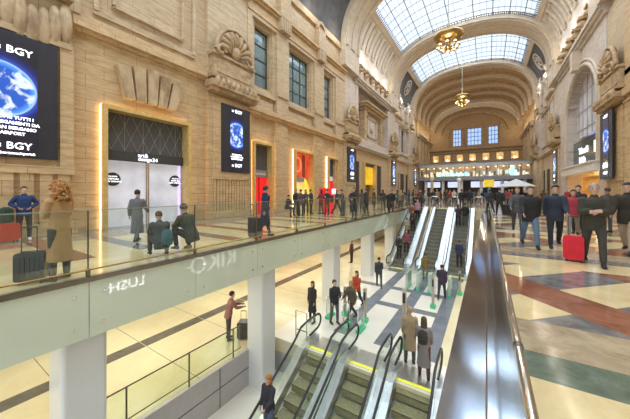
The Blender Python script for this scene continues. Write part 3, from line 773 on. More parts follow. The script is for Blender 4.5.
PI_ = [(-1, 8.7, 11.6, 'left pier beyond the design shop'), (-1, 24.2, 27.1, 'left pier before the great arch bay'), (-1, 39.0, 42.2, 'left pier after the great arch bay'), (1, 22.0, 25.2, 'right pier nearest the camera'), (1, 38.4, 41.8, 'right pier beyond the arched window'), (-1, 53.5, 57, 'farthest left pier'), (1, 53.5, 57, 'farthest right pier')]
for s, a, b, lb in PI_: pier(s, a, b, lb)
advert(-1, 9.41, 11.41, 2.68, 6.34, -11.86, 'tall screen with a blue planet between design shop and narrow red door')
advert(-1, 24.66, 26.86, 2.6, 6.15, -11.86, 'tall blue-lit screen on the left wall before the yellow poster')
advert(-1, 39.5, 42.0, 2.4, 6.2, -11.86, 'narrow blue screen on the left wall just past the yellow poster')
advert(-1, 54.0, 56.4, 2.6, 6.1, -11.86, 'farthest thin blue screen on the left wall')
advert(1, 23.15, 25.15, 2.4, 6.6, -11.72, 'tall screen on the right wall beside the arched window')
advert(1, 39.2, 41.4, 2.5, 6.3, -11.86, 'distant narrow screen on the right wall')
# near left: big screen pier, plain bay with the design shop
pw = MB(); mbox(pw, -1, -13, -12.0, -5, 3.35, FZ - .3, 6.45, 0); mbox(pw, -1, -13, -12.1, -5, 3.35, 6.45, 13.5, 1)
for k in range(16):
    a = -3.5 + k * .43; mbox(pw, -1, -12, -11.9, a, a + .3, .6, 2.2, 0)
mbox(pw, -1, -12, -11.85, -5, 3.4, 2.2, 2.45, 0); mbox(pw, -1, -12, -11.85, -5, 3.45, FZ - .3, .6, 0)
mbox(pw, -1, -12, -11.9, 3.0, 3.35, 2.45, 6.5, 0)
struct(pw, 'wall_left', [ST_LOW, ST_UP])
g = MB()   # stained garland frieze over the big screen
for k in range(30):
    a = -4.4 + k * .26; g.ball((-11.95, a, 7.05 + .25 * math.sin(k * .9)), .28, n=7, sc=(.7, .75, 2.4))
mbox(g, -1, -12.1, -11.7, -4.6, 3.3, 8.0, 8.25); mbox(g, -1, -12.1, -11.85, -4.6, 3.3, 6.4, 6.6)
tag(g.build('garland_frieze', ST_STAIN, arch=True), 'stained carved garland above the large screen at the left edge', 'carving')
advert(-1, -.6, 2.93, 2.65, 6.34, -11.84, 'large screen with a blue planet at the left edge of the hall', big=True)
w_ = MB(); SH = (4.34, 7.59, FZ - 1, 4.76)
grid_wall(w_, -1, -13.0, -12.25, 3.35, 8.7, FZ - .3, 7.4, [SH], 0)
mbox(w_, -1, -13, -12.3, 3.35, 8.7, 7.4, 13.5, 1)
moulding(w_, -1, 3.35, 8.7, 7.3, [(0, .12, .2), (.12, .18, .38), (.3, .16, .28), (.46, .22, .14)])
mbox(w_, -1, -12.4, -12.2, 4.0, 8.1, 8.2, 8.35, 1)
for (a, b, c, d) in ((4.0, 4.15, 8.35, 12), (7.95, 8.1, 8.35, 12), (4.6, 4.7, 8.8, 11.6), (7.4, 7.5, 8.8, 11.6)): mbox(w_, -1, -12.4, -12.15, a, b, c, d, 1)
mbox(w_, -1, -12.4, -12.15, 4.6, 7.5, 8.75, 8.85, 1); mbox(w_, -1, -12.35, -12.1, 3.35, 3.6, 7.9, 13, 1)
moulding(w_, -1, -5, 11.5, 13.0, [(0, .3, .5), (.3, .3, .7), (.6, 2.0, .3), (2.6, .35, .7)], mi=1)
struct(w_, 'wall_left', [ST_LOW, ST_UP])
b = MB()
for k in range(5):
    y = 4.95 + k * .42; lean = (k - 2) * .13; h = 1.45 - .12 * abs(k - 2)
    b.add([(x, yy, z) for x, yy, z in ((-12.25, y, 5.32), (-11.95, y, 5.32), (-11.95, y + .36, 5.32), (-12.25, y + .36, 5.32), (-12.25, y - .04 + lean, 5.32 + h), (-11.88, y - .04 + lean, 5.32 + h), (-11.88, y + .42 + lean, 5.32 + h), (-12.25, y + .42 + lean, 5.32 + h))],
          [(0, 3, 2, 1), (4, 5, 6, 7), (0, 1, 5, 4), (1, 2, 6, 5), (2, 3, 7, 6), (3, 0, 4, 7)])
tag(b.build('keystone', ST_STAIN, arch=True), 'fan of stained voussoir stones above the design shop doorway', 'carving')

# ---- shop fronts
def portal(side, y0, y1, ztop, name, label, lit=True):
    e = empty(name); tag(e, label, 'shopfront')
    b = MB(); t = .13
    for (a, c) in ((y0 - t, y0 + .015), (y1 - .015, y1 + t)): mbox(b, side, -12.7, -11.93, a, c, FZ, ztop - .015)
    mbox(b, side, -12.7, -11.93, y0 - t, y1 + t, ztop - .015, ztop + t)
    b.build('frame', M_GOLDF, e, True)
    if lit:
        b = MB(); q = t + .002
        for (a, c) in ((y0 - q - .015, y0 - q), (y1 + q, y1 + q + .015)): mbox(b, side, -12.24, -12.14, a, c, FZ, ztop + t)
        mbox(b, side, -12.24, -12.14, y0 - q, y1 + q, ztop + q, ztop + q + .015)
        b.build('light_strip', M_LED, e, True)
    return e
e = portal(-1, 4.34, 7.59, 4.76, 'shop', 'design shop with patterned grille, white doors and round stickers on the left wall')
b = MB(); mbox(b, -1, -12.55, -12.45, 4.34, 7.59, 3.25, 4.76); b.build('upper_panel', mat('grille_dark', (.10, .095, .09), .5), e, True)
b = MB()
import random as _r
_r.seed(3)
for k in range(14):
    y = 4.4 + k * .235
    for j in range(3):
        z = 3.3 + j * .5; dz = .25 if (k + j) % 2 else -.25
        b.tube([(-12.44, y, z + .25 - dz), (-12.44, min(7.57, y + .235), z + .25 + dz)], .008, 4)
    if k % 3 == 0: b.tube([(-12.44, y, 3.27), (-12.44, y, 4.74)], .008, 4)
b.build('grille_lines', mat('grille_line', (.42, .39, .35), .5), e, True)
b = MB(); mbox(b, -1, -12.5, -12.35, 4.34, 7.59, 2.86, 3.25); b.build('transom', M_DARK, e, True)
o = text('art&', 'lettering', M_WHITE_E, e, (-12.33, 5.55, 3.08), (0, 1, 0), (0, 0, 1), .23, arch=True, align='LEFT')
o = text('design24', 'lettering', M_WHITE_E, e, (-12.33, 5.55, 2.92), (0, 1, 0), (0, 0, 1), .23, arch=True, align='LEFT')
DOORM = mat('lit_shop_glass', (.66, .66, .72), .15, emit=.35, var=.12, scale=.9)
b = MB(); mbox(b, -1, -12.6, -12.55, 4.34, 7.59, FZ, 2.86); b.build('shop_window', DOORM, e, True)
for (a, c) in ((4.34, 4.42), (5.93, 5.98), (6.02, 6.07), (7.5, 7.59)):
    b = MB(); mbox(b, -1, -12.55, -12.47, a, c, FZ, 2.86); b.build('door_stile', M_CHROME, e, True)
b = MB(); mbox(b, -1, -12.55, -12.5, 4.34, 4.5, FZ, 2.86); mbox(b, -1, -12.55, -12.5, 7.42, 7.5, FZ, 2.86); b.build('violet_strip', mat('violet_light', (.62, .50, .95), .5, emit=.9), e, True)
for yc in (4.72, 7.25):
    b = MB(); b.prism([(yc + .27 * math.cos(k * math.pi / 10), 2.12 + .27 * math.sin(k * math.pi / 10)) for k in range(20)], 0, -12.52, -12.50); st = b.build('round_sticker', mat('sticker', (.05, .04, .045), .5), e, True)
    for k, s_ in enumerate(('NUOVA', 'APERTURA', 'NEW OPENING')): text(s_, 'sticker_text', M_WHITE_E, st, (-12.49, yc, 2.2 - k * .1), (0, 1, 0), (0, 0, 1), .085, arch=True)
RED = mat('red_backlit', (.80, .015, .02), .4, emit=.55, var=.05); REDF = mat('red_frosted', (.80, .05, .04), .4, emit=.35, var=.2)
e = portal(-1, 11.98, 13.5, 4.6, 'shop', 'narrow shop door with red lower panel behind the man in the navy coat')
b = MB(); mbox(b, -1, -12.5, -12.4, 11.98, 13.5, 3.0, 4.6); b.build('upper_panel', mat('grille_dark', (.1, .095, .09), .5), e, True)
b = MB(); mbox(b, -1, -12.5, -12.33, 11.98, 13.5, 2.55, 3.0); b.build('sign_band', mat('sign_grey', (.30, .27, .24), .4), e, True)
b = MB()
for k in range(11): mbox(b, -1, -12.33, -12.31, 12.2 + k * .1, 12.26 + k * .1, 2.68, 2.68 + (.16, .11, .14)[k % 3])
b.build('lettering', mat('lettering_pale', (.75, .70, .6), .5), e, True)
b = MB(); mbox(b, -1, -12.5, -12.42, 11.98, 13.5, FZ, 2.55); b.build('door', RED, e, True)
b = MB(); mbox(b, -1, -12.42, -12.38, 12.72, 12.76, FZ, 2.55); b.build('door_stile', mat('dark_red', (.25, .01, .01), .4), e, True)
e = portal(-1, 16.2, 18.6, 4.6, 'shop', 'shop with tall orange-red poster above an open yellow-lit entrance')
b = MB(); mbox(b, -1, -12.5, -12.4, 16.2, 18.6, 2.7, 4.6); b.build('poster', mat('poster_orange', (.88, .09, .03), .5, emit=.5, var=.25, scale=1.5), e, True)
b = MB(); mbox(b, -1, -12.4, -12.38, 17.55, 17.95, 2.75, 4.5); b.build('poster_figure', mat('poster_brown', (.30, .05, .02), .5, emit=.15), e, True)
b = MB(); b.tube([(-12.37, 16.95 + .4 * math.cos(t), 3.7 + .55 * math.sin(t)) for t in [math.pi * k / 8 for k in range(17)]], .05, 5); b.build('poster_ring', mat('poster_light', (.95, .30, .15), .5, emit=.6), e, True)
b = MB(); mbox(b, -1, -12.5, -12.36, 16.2, 17.8, 2.35, 2.7); b.build('awning_band', mat('band_grey', (.35, .36, .34), .4), e, True)
b = MB(); mbox(b, -1, -12.75, -12.7, 16.2, 18.6, FZ, 2.7); b.build('interior', mat('interior_yellow', (.85, .62, .22), .5, emit=.7, var=.35, scale=1.2), e, True)
b = MB(); b.prism([(17.6, 2.7), (18.2, 2.55), (18.55, 1.9), (18.6, .6), (18.4, .6), (18.3, 1.8), (17.9, 2.3), (17.5, 2.4)], 0, -12.5, -12.42); b.build('yellow_arc', mat('arc_yellow', (.95, .62, .05), .5, emit=.7), e, True)
b = MB(); mbox(b, -1, -12.7, -12.5, 16.4, 17.5, FZ, 1.5); b.build('counter', mat('counter_green', (.25, .35, .2), .5), e, True)
e = portal(-1, 21.2, 22.9, 4.6, 'shop', 'shop with dark upper panel, white band and red lower door before the third screen', True)
b = MB(); mbox(b, -1, -12.5, -12.4, 21.2, 22.9, 3.0, 4.6); b.build('upper_panel', mat('panel_blue', (.10, .11, .16), .4), e, True)
b = MB(); mbox(b, -1, -12.5, -12.35, 21.2, 22.9, 2.6, 3.0); b.build('sign_band', mat('band_white', (.7, .68, .62), .4, emit=.3), e, True)
b = MB(); mbox(b, -1, -12.5, -12.42, 21.2, 22.9, FZ, 2.6); b.build('door', RED, e, True)

# carved trophies on the ledge of the far window bays
_r.seed(9)
for s in (-1, 1):
    for j, y in enumerate((44.2, 49.6)):
        t = MB()
        for k in range(26):
            dy = _r.uniform(-1.4, 1.4); t.ball((mx(s, -11.9 + _r.uniform(-.1, .2)), y + dy, 15.9 + _r.uniform(-.2, 1.7 - abs(dy))), _r.uniform(.16, .36), n=6, sc=(.8, 1, 1.3))
        for k in range(5): t.tube([(mx(s, -11.8), y - 1.6 + k * .5, 15.2), (mx(s, -11.75), y - .9 + k * .45, 17.2 - abs(k - 2) * .3)], .07, 5)
        tag(t.build('carved_trophy', ST_PALE, arch=True), '%s carved trophy of arms on the %s ledge below the far grey panel' % (('nearer', 'farther')[j], SIDE[s]), 'carving')
# ---- great arch bay on the left: doors below, mural behind an aedicule above
w_ = MB()
dl = [(27.4, 28.8), (29.7, 33.2), (34.6, 36.4)]
grid_wall(w_, -1, -13.0, -12.3, 27.1, 39.0, FZ - .3, 7.6, [(a, b, FZ - 1, 5.0) for a, b in dl], 0)
moulding(w_, -1, 27.1, 39, 6.4, [(0, .2, .4), (.2, .2, .55), (.4, .9, .25)], mi=1)
mbox(w_, -1, -13.2, -12.8, 27.1, 39.0, 7.6, 13.3, 2); mbox(w_, -1, -13.2, -12.2, 27.1, 39.0, 13.3, ZS, 1)
mbox(w_, -1, -13.0, -12.0, 27.1, 27.8, 7.6, 13.3, 1); mbox(w_, -1, -13.0, -12.0, 38.3, 39.0, 7.6, 13.3, 1)
moulding(w_, -1, 26.9, 39.2, 13.3, [(0, .25, .45), (.25, .2, .65), (.45, .25, .8), (.7, 1.7, .2), (2.4, .2, .45)], mi=1)
struct(w_, 'wall_left', [ST_UP, ST_PALE, M_MURAL])
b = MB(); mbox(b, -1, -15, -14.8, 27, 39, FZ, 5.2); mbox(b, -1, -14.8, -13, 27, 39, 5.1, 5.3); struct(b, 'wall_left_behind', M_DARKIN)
e = empty('aedicule'); tag(e, 'carved stone frame with cornice standing in front of the mural', 'carving')
b = MB()
for (a, c) in ((29.6, 30.4), (35.2, 36.0)): mbox(b, -1, -12.8, -12.0, a, c, 7.7, 11.2)
mbox(b, -1, -12.8, -11.9, 29.4, 36.2, 11.2, 11.5); b.build('frame', ST_CARVE, e, True)
b = MB(); mbox(b, -1, -12.8, -11.6, 29.1, 36.5, 11.5, 11.75); mbox(b, -1, -12.8, -11.4, 28.9, 36.7, 11.75, 11.95); mbox(b, -1, -12.8, -11.9, 30.2, 35.4, 11.95, 12.3); b.build('cornice', ST_CARVE, e, True)
b = MB(); mbox(b, -1, -12.8, -12.4, 30.4, 35.2, 7.9, 11.2); 
for (a, c, d, f_) in ((31.2, 31.4, 8.3, 10.8), (34.2, 34.4, 8.3, 10.8), (31.2, 34.4, 8.3, 8.5), (31.2, 34.4, 10.6, 10.8)): mbox(b, -1, -12.4, -12.25, a, c, d, f_)
b.ball((-12.35, 32.8, 9.6), .7, n=12, sc=(.3, 1, .9)); b.build('relief_panel', ST_PALE, e, True)
e = portal(-1, 29.7, 33.2, 5.0, 'shop', 'tall yellow poster shop front in the great arch bay on the left', False)
b = MB(); mbox(b, -1, -12.45, -12.35, 29.7, 33.2, 2.4, 5.0); b.build('poster', mat('poster_yellow', (.90, .55, .02), .5, emit=.45, var=.15, scale=2), e, True)
b = MB(); mbox(b, -1, -12.45, -12.3, 29.7, 33.2, 4.6, 5.0); b.build('sign_band', mat('band_blue', (.1, .1, .2), .4), e, True)
b = MB(); mbox(b, -1, -13, -12.9, 29.7, 33.2, FZ, 2.4); b.build('entrance', mat('entrance_brown', (.22, .13, .06), .6), e, True)

# ---- great arch bay on the right: arched window over an open shop
w_ = MB(); ya, yb = 25.2, 38.4; yc, hw_ = 31.0, 4.55; zsp = 8.3; rz = 3.6
n = 40
for k in range(n):
    a = ya + (yb - ya) * k / n; b_ = ya + (yb - ya) * (k + 1) / n; m_ = (a + b_) / 2
    d = abs(m_ - yc)
    if d < hw_:
        zt = zsp + rz * math.sqrt(max(0, 1 - (d / hw_) ** 2)); mbox(w_, 1, -13, -12, a, b_, zt, 13.3, 0)
    else: mbox(w_, 1, -13, -12, a, b_, FZ - .3, 13.3, 0)
moulding(w_, 1, 25.0, 38.6, 13.3, [(0, .25, .45), (.25, .2, .65), (.45, .25, .8), (.7, 1.7, .2), (2.4, .2, .45)])
struct(w_, 'wall_right', [ST_PALE])
w_ = MB(); mbox(w_, 1, -12.8, -11.6, yc - hw_ - .2, yc + hw_ + .2, 3.1, 3.7, 0); mbox(w_, 1, -12.8, -11.5, yc - hw_ - .3, yc + hw_ + .3, 3.7, 3.8, 0); struct(w_, 'trim_21', [ST_WHITE])
for k, (s_, a_, c_) in enumerate([(-1,) + d for d in (dl[0], dl[2])] + [(s2,) + d for s2 in (-1, 1) for d in D2]):
    b = MB(); mbox(b, s_, -12.46, -12.40, a_, c_, FZ, 5.0 if k < 2 else 4.6); mbox(b, s_, -12.40, -12.37, (a_ + c_) / 2 - .03, (a_ + c_) / 2 + .03, FZ, 4.5); struct(b, 'door_%d' % (k + 1), [M_DARKIN])  # flat near-black sheets stand in for the shade inside open doorways
b = MB(); 
for off_, rr2 in ((0, .16), (.35, .10)):
    pts = [(mx(1, -11.95), yc - hw_ - off_, 3.8)] + [(mx(1, -11.95), yc - (hw_ + off_) * math.cos(t), zsp + (rz + off_) * math.sin(t)) for t in [math.pi * k / 24 for k in range(25)]] + [(mx(1, -11.95), yc + hw_ + off_, 3.8)]
    b.tube(pts, rr2, 6)
mbox(b, 1, -12, -11.4, yc - .4, yc + .4, 11.7, 13.3); struct(b, 'trim_20', ST_RIB)
e = empty('window_30'); e['kind'] = 'structure'
b = MB(); b.prism([(yc - hw_, 3.7)] + [(yc - hw_ * math.cos(t), zsp + rz * math.sin(t)) for t in [math.pi * k / 24 for k in range(25)]] + [(yc + hw_, 3.7)], 0, mx(1, -12.75), mx(1, -12.72)); b.build('pane', mat('milky_glass', (.76, .75, .78), .25, var=.12, scale=.5), e, True)
b = MB()
for k in range(-3, 4):
    y = yc + k * 1.25; zt = zsp + rz * math.sqrt(1 - (k * 1.25 / hw_) ** 2); mbox(b, 1, -12.72, -12.66, y - .03, y + .03, 3.7, zt)
for z in (5.6, 7.2, 8.8, 10.4):
    q = hw_ if z < zsp else hw_ * math.sqrt(1 - ((z - zsp) / rz) ** 2); mbox(b, 1, -12.72, -12.66, yc - q, yc + q, z - .03, z + .03)
b.build('frame', mat('bar_grey', (.42, .41, .43), .5), e, True)
e = empty('shop_sign'); tag(e, 'dark glazed shop sign with glowing white lettering inside the arched window', 'sign')
b = MB(); mbox(b, 1, -12.6, -12.45, yc - 4.4, yc + 4.4, 3.8, 6.1); b.build('glass_box', mat('display_dark', (.06, .10, .11), .15), e, True)
text('Tabacchi', 'lettering', M_WHITE_E, e, (mx(1, -12.42), yc + 1.2, 4.95), (0, -1, 0), (0, 0, 1), .75, arch=True, align='CENTER', bold=.02)
mat('lit_cyan', (.45, .9, 1), .5, emit=1.1)
b = MB()
for k in range(6): mbox(b, 1, -12.44, -12.42, yc + 2.2 - k * .3, yc + 2.4 - k * .3, 4.15, 4.15 + (.5, .34)[k % 2])
for k in range(4): mbox(b, 1, -12.44, -12.42, yc - 1.9 - k * .42, yc - 1.6 - k * .42, 4.7, 5.6 - .2 * (k % 2))
b.build('lettering', M_WHITE_E, e, True)
b = MB(); mbox(b, 1, -12.6, -12.4, yc - 4.4, yc + 4.4, 6.1, 6.3); b.build('top_rail', M_CHROME, e, True)
b = MB(); mbox(b, 1, -15.2, -15, 25, 38, FZ, 3.2); mbox(b, 1, -15, -12, 25.0, 25.2, FZ, 3.2); mbox(b, 1, -15, -12, 38, 38.2, FZ, 3.2); mbox(b, 1, -15.2, -12.7, 25, 38, 3.1, 3.3)
struct(b, 'wall_right_shop', mat('shop_amber', (.80, .50, .16), .5, emit=.25, var=.3, scale=.8))
for i, (y, c, lb) in enumerate(((27.5, (1, .75, .05), 'yellow lit shop panel in the opening under the arched window'), (31.5, (1, .55, .08), 'amber lit shelf in the opening under the arched window'), (34.5, (.9, .35, .1), 'orange lit panel at the far end of the shop under the arch'))):
    b = MB(); mbox(b, 1, -14.9, -14.8, y, y + 1.5, 1.2, 2.8); mbox(b, 1, -14.8, -14.6, y - .1, y + 1.6, 1.05, 1.2); tag(b.build('poster_board', mat('shop_lit_%d' % i, c, .5, emit=1.5, var=.2), arch=True), lb, 'panel')
point(kk(mx(1, -13.6), 28, 2.6), 40, WARM); point(kk(mx(1, -13.6), 33, 2.6), 40, WARM)
# near right masonry before the pier
w_ = MB(); mbox(w_, 1, -13.5, -12.1, -6, 11.4, FZ - .3, 13.5, 0); mbox(w_, 1, -13.5, -11.9, 18, 22.1, FZ - .3, 13.5, 0); mbox(w_, 1, -13.5, -11.7, 18, 22.1, 6.9, 7.3, 0); struct(w_, 'wall_right', [ST_LOW])
# stair with glass guard at the right edge
e = empty('stair_guard', (4.9, 12.5, 0)); tag(e, 'sloping steel stair rail with green glass at the right edge', 'railing')
b = MB(); b.tube([(0, 0, 1.1), (0, 6, 1.1), (1.8, 6, 1.1)], .03); 
b = MB(); b.tube([(0, 3.5, .9), (.2, 0, 3.1)], .05, 8); b.build('rail', M_DSTEEL, e)
b = MB(); b.prism([(3.4, .1), (3.4, .9), (0, 3.0), (-1.5, 3.9), (-1.5, .1)], 0, -.0, .02); b.build('glass_panel', glass('guard_glass', (.45, .62, .48), .75), e)
b = MB(); b.box(-.05, .0, 1.1, 1.5, 1.9, 2.25); b.build('notice', mat('notice_blue', (.35, .55, .7), .4, emit=.3), e)
for y in (0.1, 1.7, 3.4):
    b = MB(); b.tube([(.05, y, 0), (.05, y, .9 + (3.4 - y) * .62)], .025); b.build('post', M_DSTEEL, e)

# right far niche in bay 2
b = MB()
b.prism([(46.2, 8.2)] + [(47.4 - 1.3 * math.cos(t), 11.2 + 1.2 * math.sin(t)) for t in [math.pi * k / 10 for k in range(11)]] + [(48.7, 8.2)], 0, mx(1, -12.28), mx(1, -12.2)); tag(b.build('niche_panel', ST_TAN, arch=True), 'brown arched niche on the far right wall', 'niche')

# ================================================================== FAR VAULT AND END WALL
f = MB()
steps = [(53.0, 56.5, 9.1, 6.8), (56.5, 60, 8.9, 6.4), (60, 63.5, 8.75, 6.0), (63.5, 67, 8.6, 5.7), (67, 68.2, 8.2, 5.2)]
for k, (a, b_, hw2, vr2) in enumerate(steps):
    vault(f, a, b_, 0, math.pi, 0, .8, 40, 0, hw2, vr2, 2.6)
    vault(f, a + .05, a + .55, 0, math.pi, .42, .5, 40, 2, hw2, vr2, 2.6)
    if k < 4:
        vault(f, b_ - .35, b_ - .05, 0, math.pi, .18, .2, 40, 1, hw2, vr2, 2.6)
        # small coffers: raised grid
        pts = arc_pts(2.6, vr2, hw2, .08, math.pi - .08, 44, .1)
        for i in range(0, 44, 2):
            (x0, z0), (x1, z1) = pts[i], pts[i + 1]
            f.add([(x0, a + 1.0, z0), (x1, a + 1.0, z1), (x1, b_ - .9, z1), (x0, b_ - .9, z0), (x0 , a + 1.0, z0 + .3), (x1, a + 1.0, z1 + .3), (x1, b_ - .9, z1 + .3), (x0, b_ - .9, z0 + .3)],
                  [(0, 1, 2, 3), (4, 7, 6, 5), (0, 4, 5, 1), (1, 5, 6, 2), (2, 6, 7, 3), (3, 7, 4, 0)], 1)
vault(f, 68.2, 70, 0, math.pi, 0, .8, 40, 0, 8.9, 5.9, 2.6)
struct(f, 'ceiling', [ST_TAN, ST_CARVE, ST_RIB])
f = MB()
for s in (-1, 1):
    mbox(f, s, -13, -11.9, 57, 72, FZ - .3, ZS); mbox(f, s, -12, -11.5, 57, 72, 12.6, 13.0); mbox(f, s, -12, -11.3, 57, 72, 13.0, 13.3)
    for y in (58.5, 62, 65.5, 69): mbox(f, s, -12, -11.6, y, y + .8, 4, 12.6)
struct(f, 'wall_far_sides', [ST_UP])
f = MB(); hl = [(-6.84 + CX * 0, -5.16, 12.3, 16.1), (-3.82, -1.07, 12.3, 16.1), (.28, 2.05, 12.3, 16.1)]
# end wall with three window openings
xs = sorted({-13, 8} | {v for h in hl for v in h[:2]})
for a, b_ in zip(xs, xs[1:]):
    if any(h[0] < (a + b_) / 2 < h[1] for h in hl):
        f.box(a, b_, 72, 72.6, FZ - .3, 12.3, 0); f.box(a, b_, 72, 72.6, 16.1, 23, 0)
    else: f.box(a, b_, 72, 72.6, FZ - .3, 23, 0)
for z, pr in ((10.6, .5), (11.2, .7), (11.4, .4), (6.8, .4)): f.box(-12, 6.6, 72 - pr, 72, z, z + .2, 1)
for x in (-8.0, -4.7, -.7, 2.6):
    f.box(x - .3, x + .3, 71.6, 72, 11.6, 16.6, 1)
f.tube([(CX - 8.2 * math.cos(t), 71.8, 15.9 + 4.9 * math.sin(t)) for t in [math.pi * k / 24 for k in range(25)]], .3, 6, 1)
f.tube([(CX - 6.6 * math.cos(t), 71.8, 15.2 + 4.3 * math.sin(t)) for t in [math.pi * k / 24 for k in range(25)]], .2, 6, 1)
struct(f, 'wall_back', [ST_TAN, ST_CARVE])
for i, h in enumerate(hl):
    e = empty('window_%d' % (40 + i)); e['kind'] = 'structure'
    b = MB(); b.box(h[0], h[1], 72.3, 72.32, h[2], h[3]); b.build('pane', mat('far_pane', (.35, .52, .85), .3, emit=.9, var=.05), e, True)
    b = MB(); nx = 4 if i == 1 else 3
    for k in range(nx + 1): x = h[0] + (h[1] - h[0]) * k / nx; b.box(x - .05, x + .05, 72.2, 72.3, h[2], h[3])
    for k in range(5): z = h[2] + (h[3] - h[2]) * k / 4; b.box(h[0], h[1], 72.2, 72.3, z - .05, z + .05)
    b.build('frame', M_BAR, e, True)
# lit niches across the end wall
for k in range(7):
    x = -10.6 + k * 2.6
    e = empty('wall_niche'); tag(e, '%s warm lit niche in the row across the end wall above the gallery' % ('leftmost', 'second', 'third', 'middle', 'third last', 'second last', 'rightmost')[k], 'niche', 'lit niches on the end wall')
    b = MB(); b.box(x - .8, x + .8, 71.75, 71.95, 8.5, 8.7); b.box(x - .8, x - .62, 71.75, 71.95, 8.7, 10.3); b.box(x + .62, x + .8, 71.75, 71.95, 8.7, 10.3); b.box(x - .8, x + .8, 71.75, 71.95, 10.2, 10.4); b.build('surround', ST_CARVE, e, True)
    b = MB(); b.box(x - .62, x + .62, 71.9, 71.97, 8.7, 10.2); b.build('recess', mat('niche_glow', (.80, .52, .20), .5, emit=.6, var=.25, scale=2), e, True)
    b = MB(); b.ball(kk(x, 71.4, 8.9), .28, n=8); b.build('lamp', M_BULB, e)

# ---- glazed gallery bar at the far end
ga = empty('gallery'); tag(ga, 'glazed mezzanine gallery with lit shop spanning the far end of the hall', 'gallery')
b = MB(); b.box(-12, 6.6, 57.6, 71, 3.7, 4.35); b.build('deck', mat('gallery_grey', (.30, .30, .32), .4, .2), ga, True)
b = MB(); b.box(-12, 6.6, 57.7, 57.74, 4.35, 5.4); b.build('glass_front', M_GLASS, ga, True)
b = MB(); b.prism([(57.2, 6.35), (57.2, 6.6), (62, 7.4), (71, 7.4), (71, 7.0), (62, 6.9)], 0, -12, 6.6); b.build('roof', mat('gallery_roof', (.33, .38, .43), .3, .5), ga, True)
b = MB(); b.box(-12, 6.6, 57.15, 57.3, 6.3, 6.7); b.build('fascia', mat('gallery_fascia', (.45, .50, .55), .3, .3), ga, True)
b = MB(); b.box(-12, 6.6, 64, 64.2, 4.35, 7.0); b.build('back_wall', mat('gallery_back', (.75, .55, .36), .5, emit=.12, var=.3, scale=.7), ga, True)
_r.seed(11)
cols = [(1, .85, .6), (1, .6, .35), (.6, .85, 1), (1, 1, 1), (.95, .75, .7), (.3, .25, .2), (.15, .12, .1), (.1, .1, .14)]
for k in range(42):
    x = -11.6 + k * .43 + _r.uniform(-.1, .1); c = _r.choice(cols[:5]) if k % 3 else _r.choice(cols[5:])
    b = MB(); h = _r.uniform(.3, 1.1); z = 4.4 + _r.uniform(0, .5)
    b.box(x - .14, x + .14, 60 + _r.uniform(-1, 1), 61.6, z, z + h); b.build('display_case', mat('case_%d' % cols.index(c), c, .5, emit=.8 if k % 3 else 0), ga, True)
for k in range(16):
    x = -11.3 + k * 1.15; b = MB(); b.lathe([(.02, .0), (.16, -.02), (.18, -.12), (.02, -.16)], kk(x, 59, 6.2), 8); b.build('downlight', M_BULB, ga)
for k in range(12):
    x = -11.9 + k * 1.68; b = MB(); b.box(x - .05, x + .05, 57.75, 57.85, 4.35, 6.4); b.build('mullion', M_BAR, ga, True)
b = MB()
for k in range(15): b.box(-8.2 + k * .36, -7.95 + k * .36, 57.55, 57.6, 4.5, 4.95 + (.0, .25, .1, .3)[k % 4])
b.build('lettering', MATS['lit_cyan'], ga, True)
b = MB(); b.box(3.5, 4.1, 59, 59.2, 4.4, 6.2); b.build('cyan_panel', MATS['lit_cyan'], ga, True)
for k in range(6):
    x = -10.5 + k * 3.2; b = MB(); b.lathe([(.3, 0), (.3, 4)], kk(x, 58.4, FZ)[:2] + (0,), 14); b.build('support_column', M_WHITEP, ga)
for k in range(5):
    point(kk(-10 + k * 3.7, 60.5, 6.0), 60, WARM, .1)
b = MB(); b.box(-12, 6.6, 66, 66.2, FZ, 3.8); struct(b, 'wall_under_gallery', mat('under_gallery', (.16, .13, .11), .6))
for k, x in enumerate((-9.2, -5.4, -1.4, 2.0)):
    b = MB(); b.box(x - 1.1, x + 1.1, 59.6, 59.8, 2.45, 3.35); b.box(x - 1.2, x + 1.2, 59.75, 59.85, 2.35, 3.45)
    tag(b.build('departure_board', mat('board_light', (.62, .68, 1), .5, emit=.9, var=.15), arch=True), ['leftmost', 'second', 'third', 'rightmost'][k] + ' lit display board hanging under the far gallery', 'display board', 'boards under the gallery')

# ---- chandeliers
def chandelier(loc, sc, label, htop):
    e = empty('chandelier', loc); tag(e, label, 'chandelier', 'bronze chandeliers')
    b = MB(); b.tube([(0, 0, .9 * sc), (0, 0, htop)], .045, 6); b.lathe([(.05, .9 * sc), (.16, 1.0 * sc), (.1, 1.15 * sc), (.14, 1.3 * sc), (.04, 1.5 * sc)], n=10); b.build('chain', mat('chain_pale', (.55, .50, .42), .4), e)
    b = MB(); b.lathe([(.05, .9), (.16, .85), (.08, .7), (.30, .6), (.95, .38), (1.25, .30), (1.30, .16), (1.15, .02), (.75, -.12), (.35, -.2), (.30, -.45), (.12, -.55), (.30, -.75), (.36, -.95), (.20, -1.15), (.02, -1.25)], (0, 0, 0), 24)
    b.v = [(x * sc, y * sc, z * sc) for x, y, z in b.v]; b.build('body', M_BRASS, e)
    for k in range(8):
        a = 2 * math.pi * k / 8; c, s = math.cos(a), math.sin(a)
        b = MB(); b.tube([(r * c * sc, r * s * sc, z * sc) for r, z in ((.25, -.75), (.5, -1.05), (.78, -1.0), (.86, -.8))], .05 * sc, 6); b.lathe([(.02, 0), (.13 * sc, .03), (.16 * sc, .12 * sc)], (.86 * c * sc, .86 * s * sc, -.83 * sc), 8); ar = b.build('arm', M_BRASS, e)
        b = MB(); b.ball((.86 * c * sc, .86 * s * sc, -.64 * sc), .125 * sc, n=8); b.build('lamp_globe', M_BULB, ar)
    return e
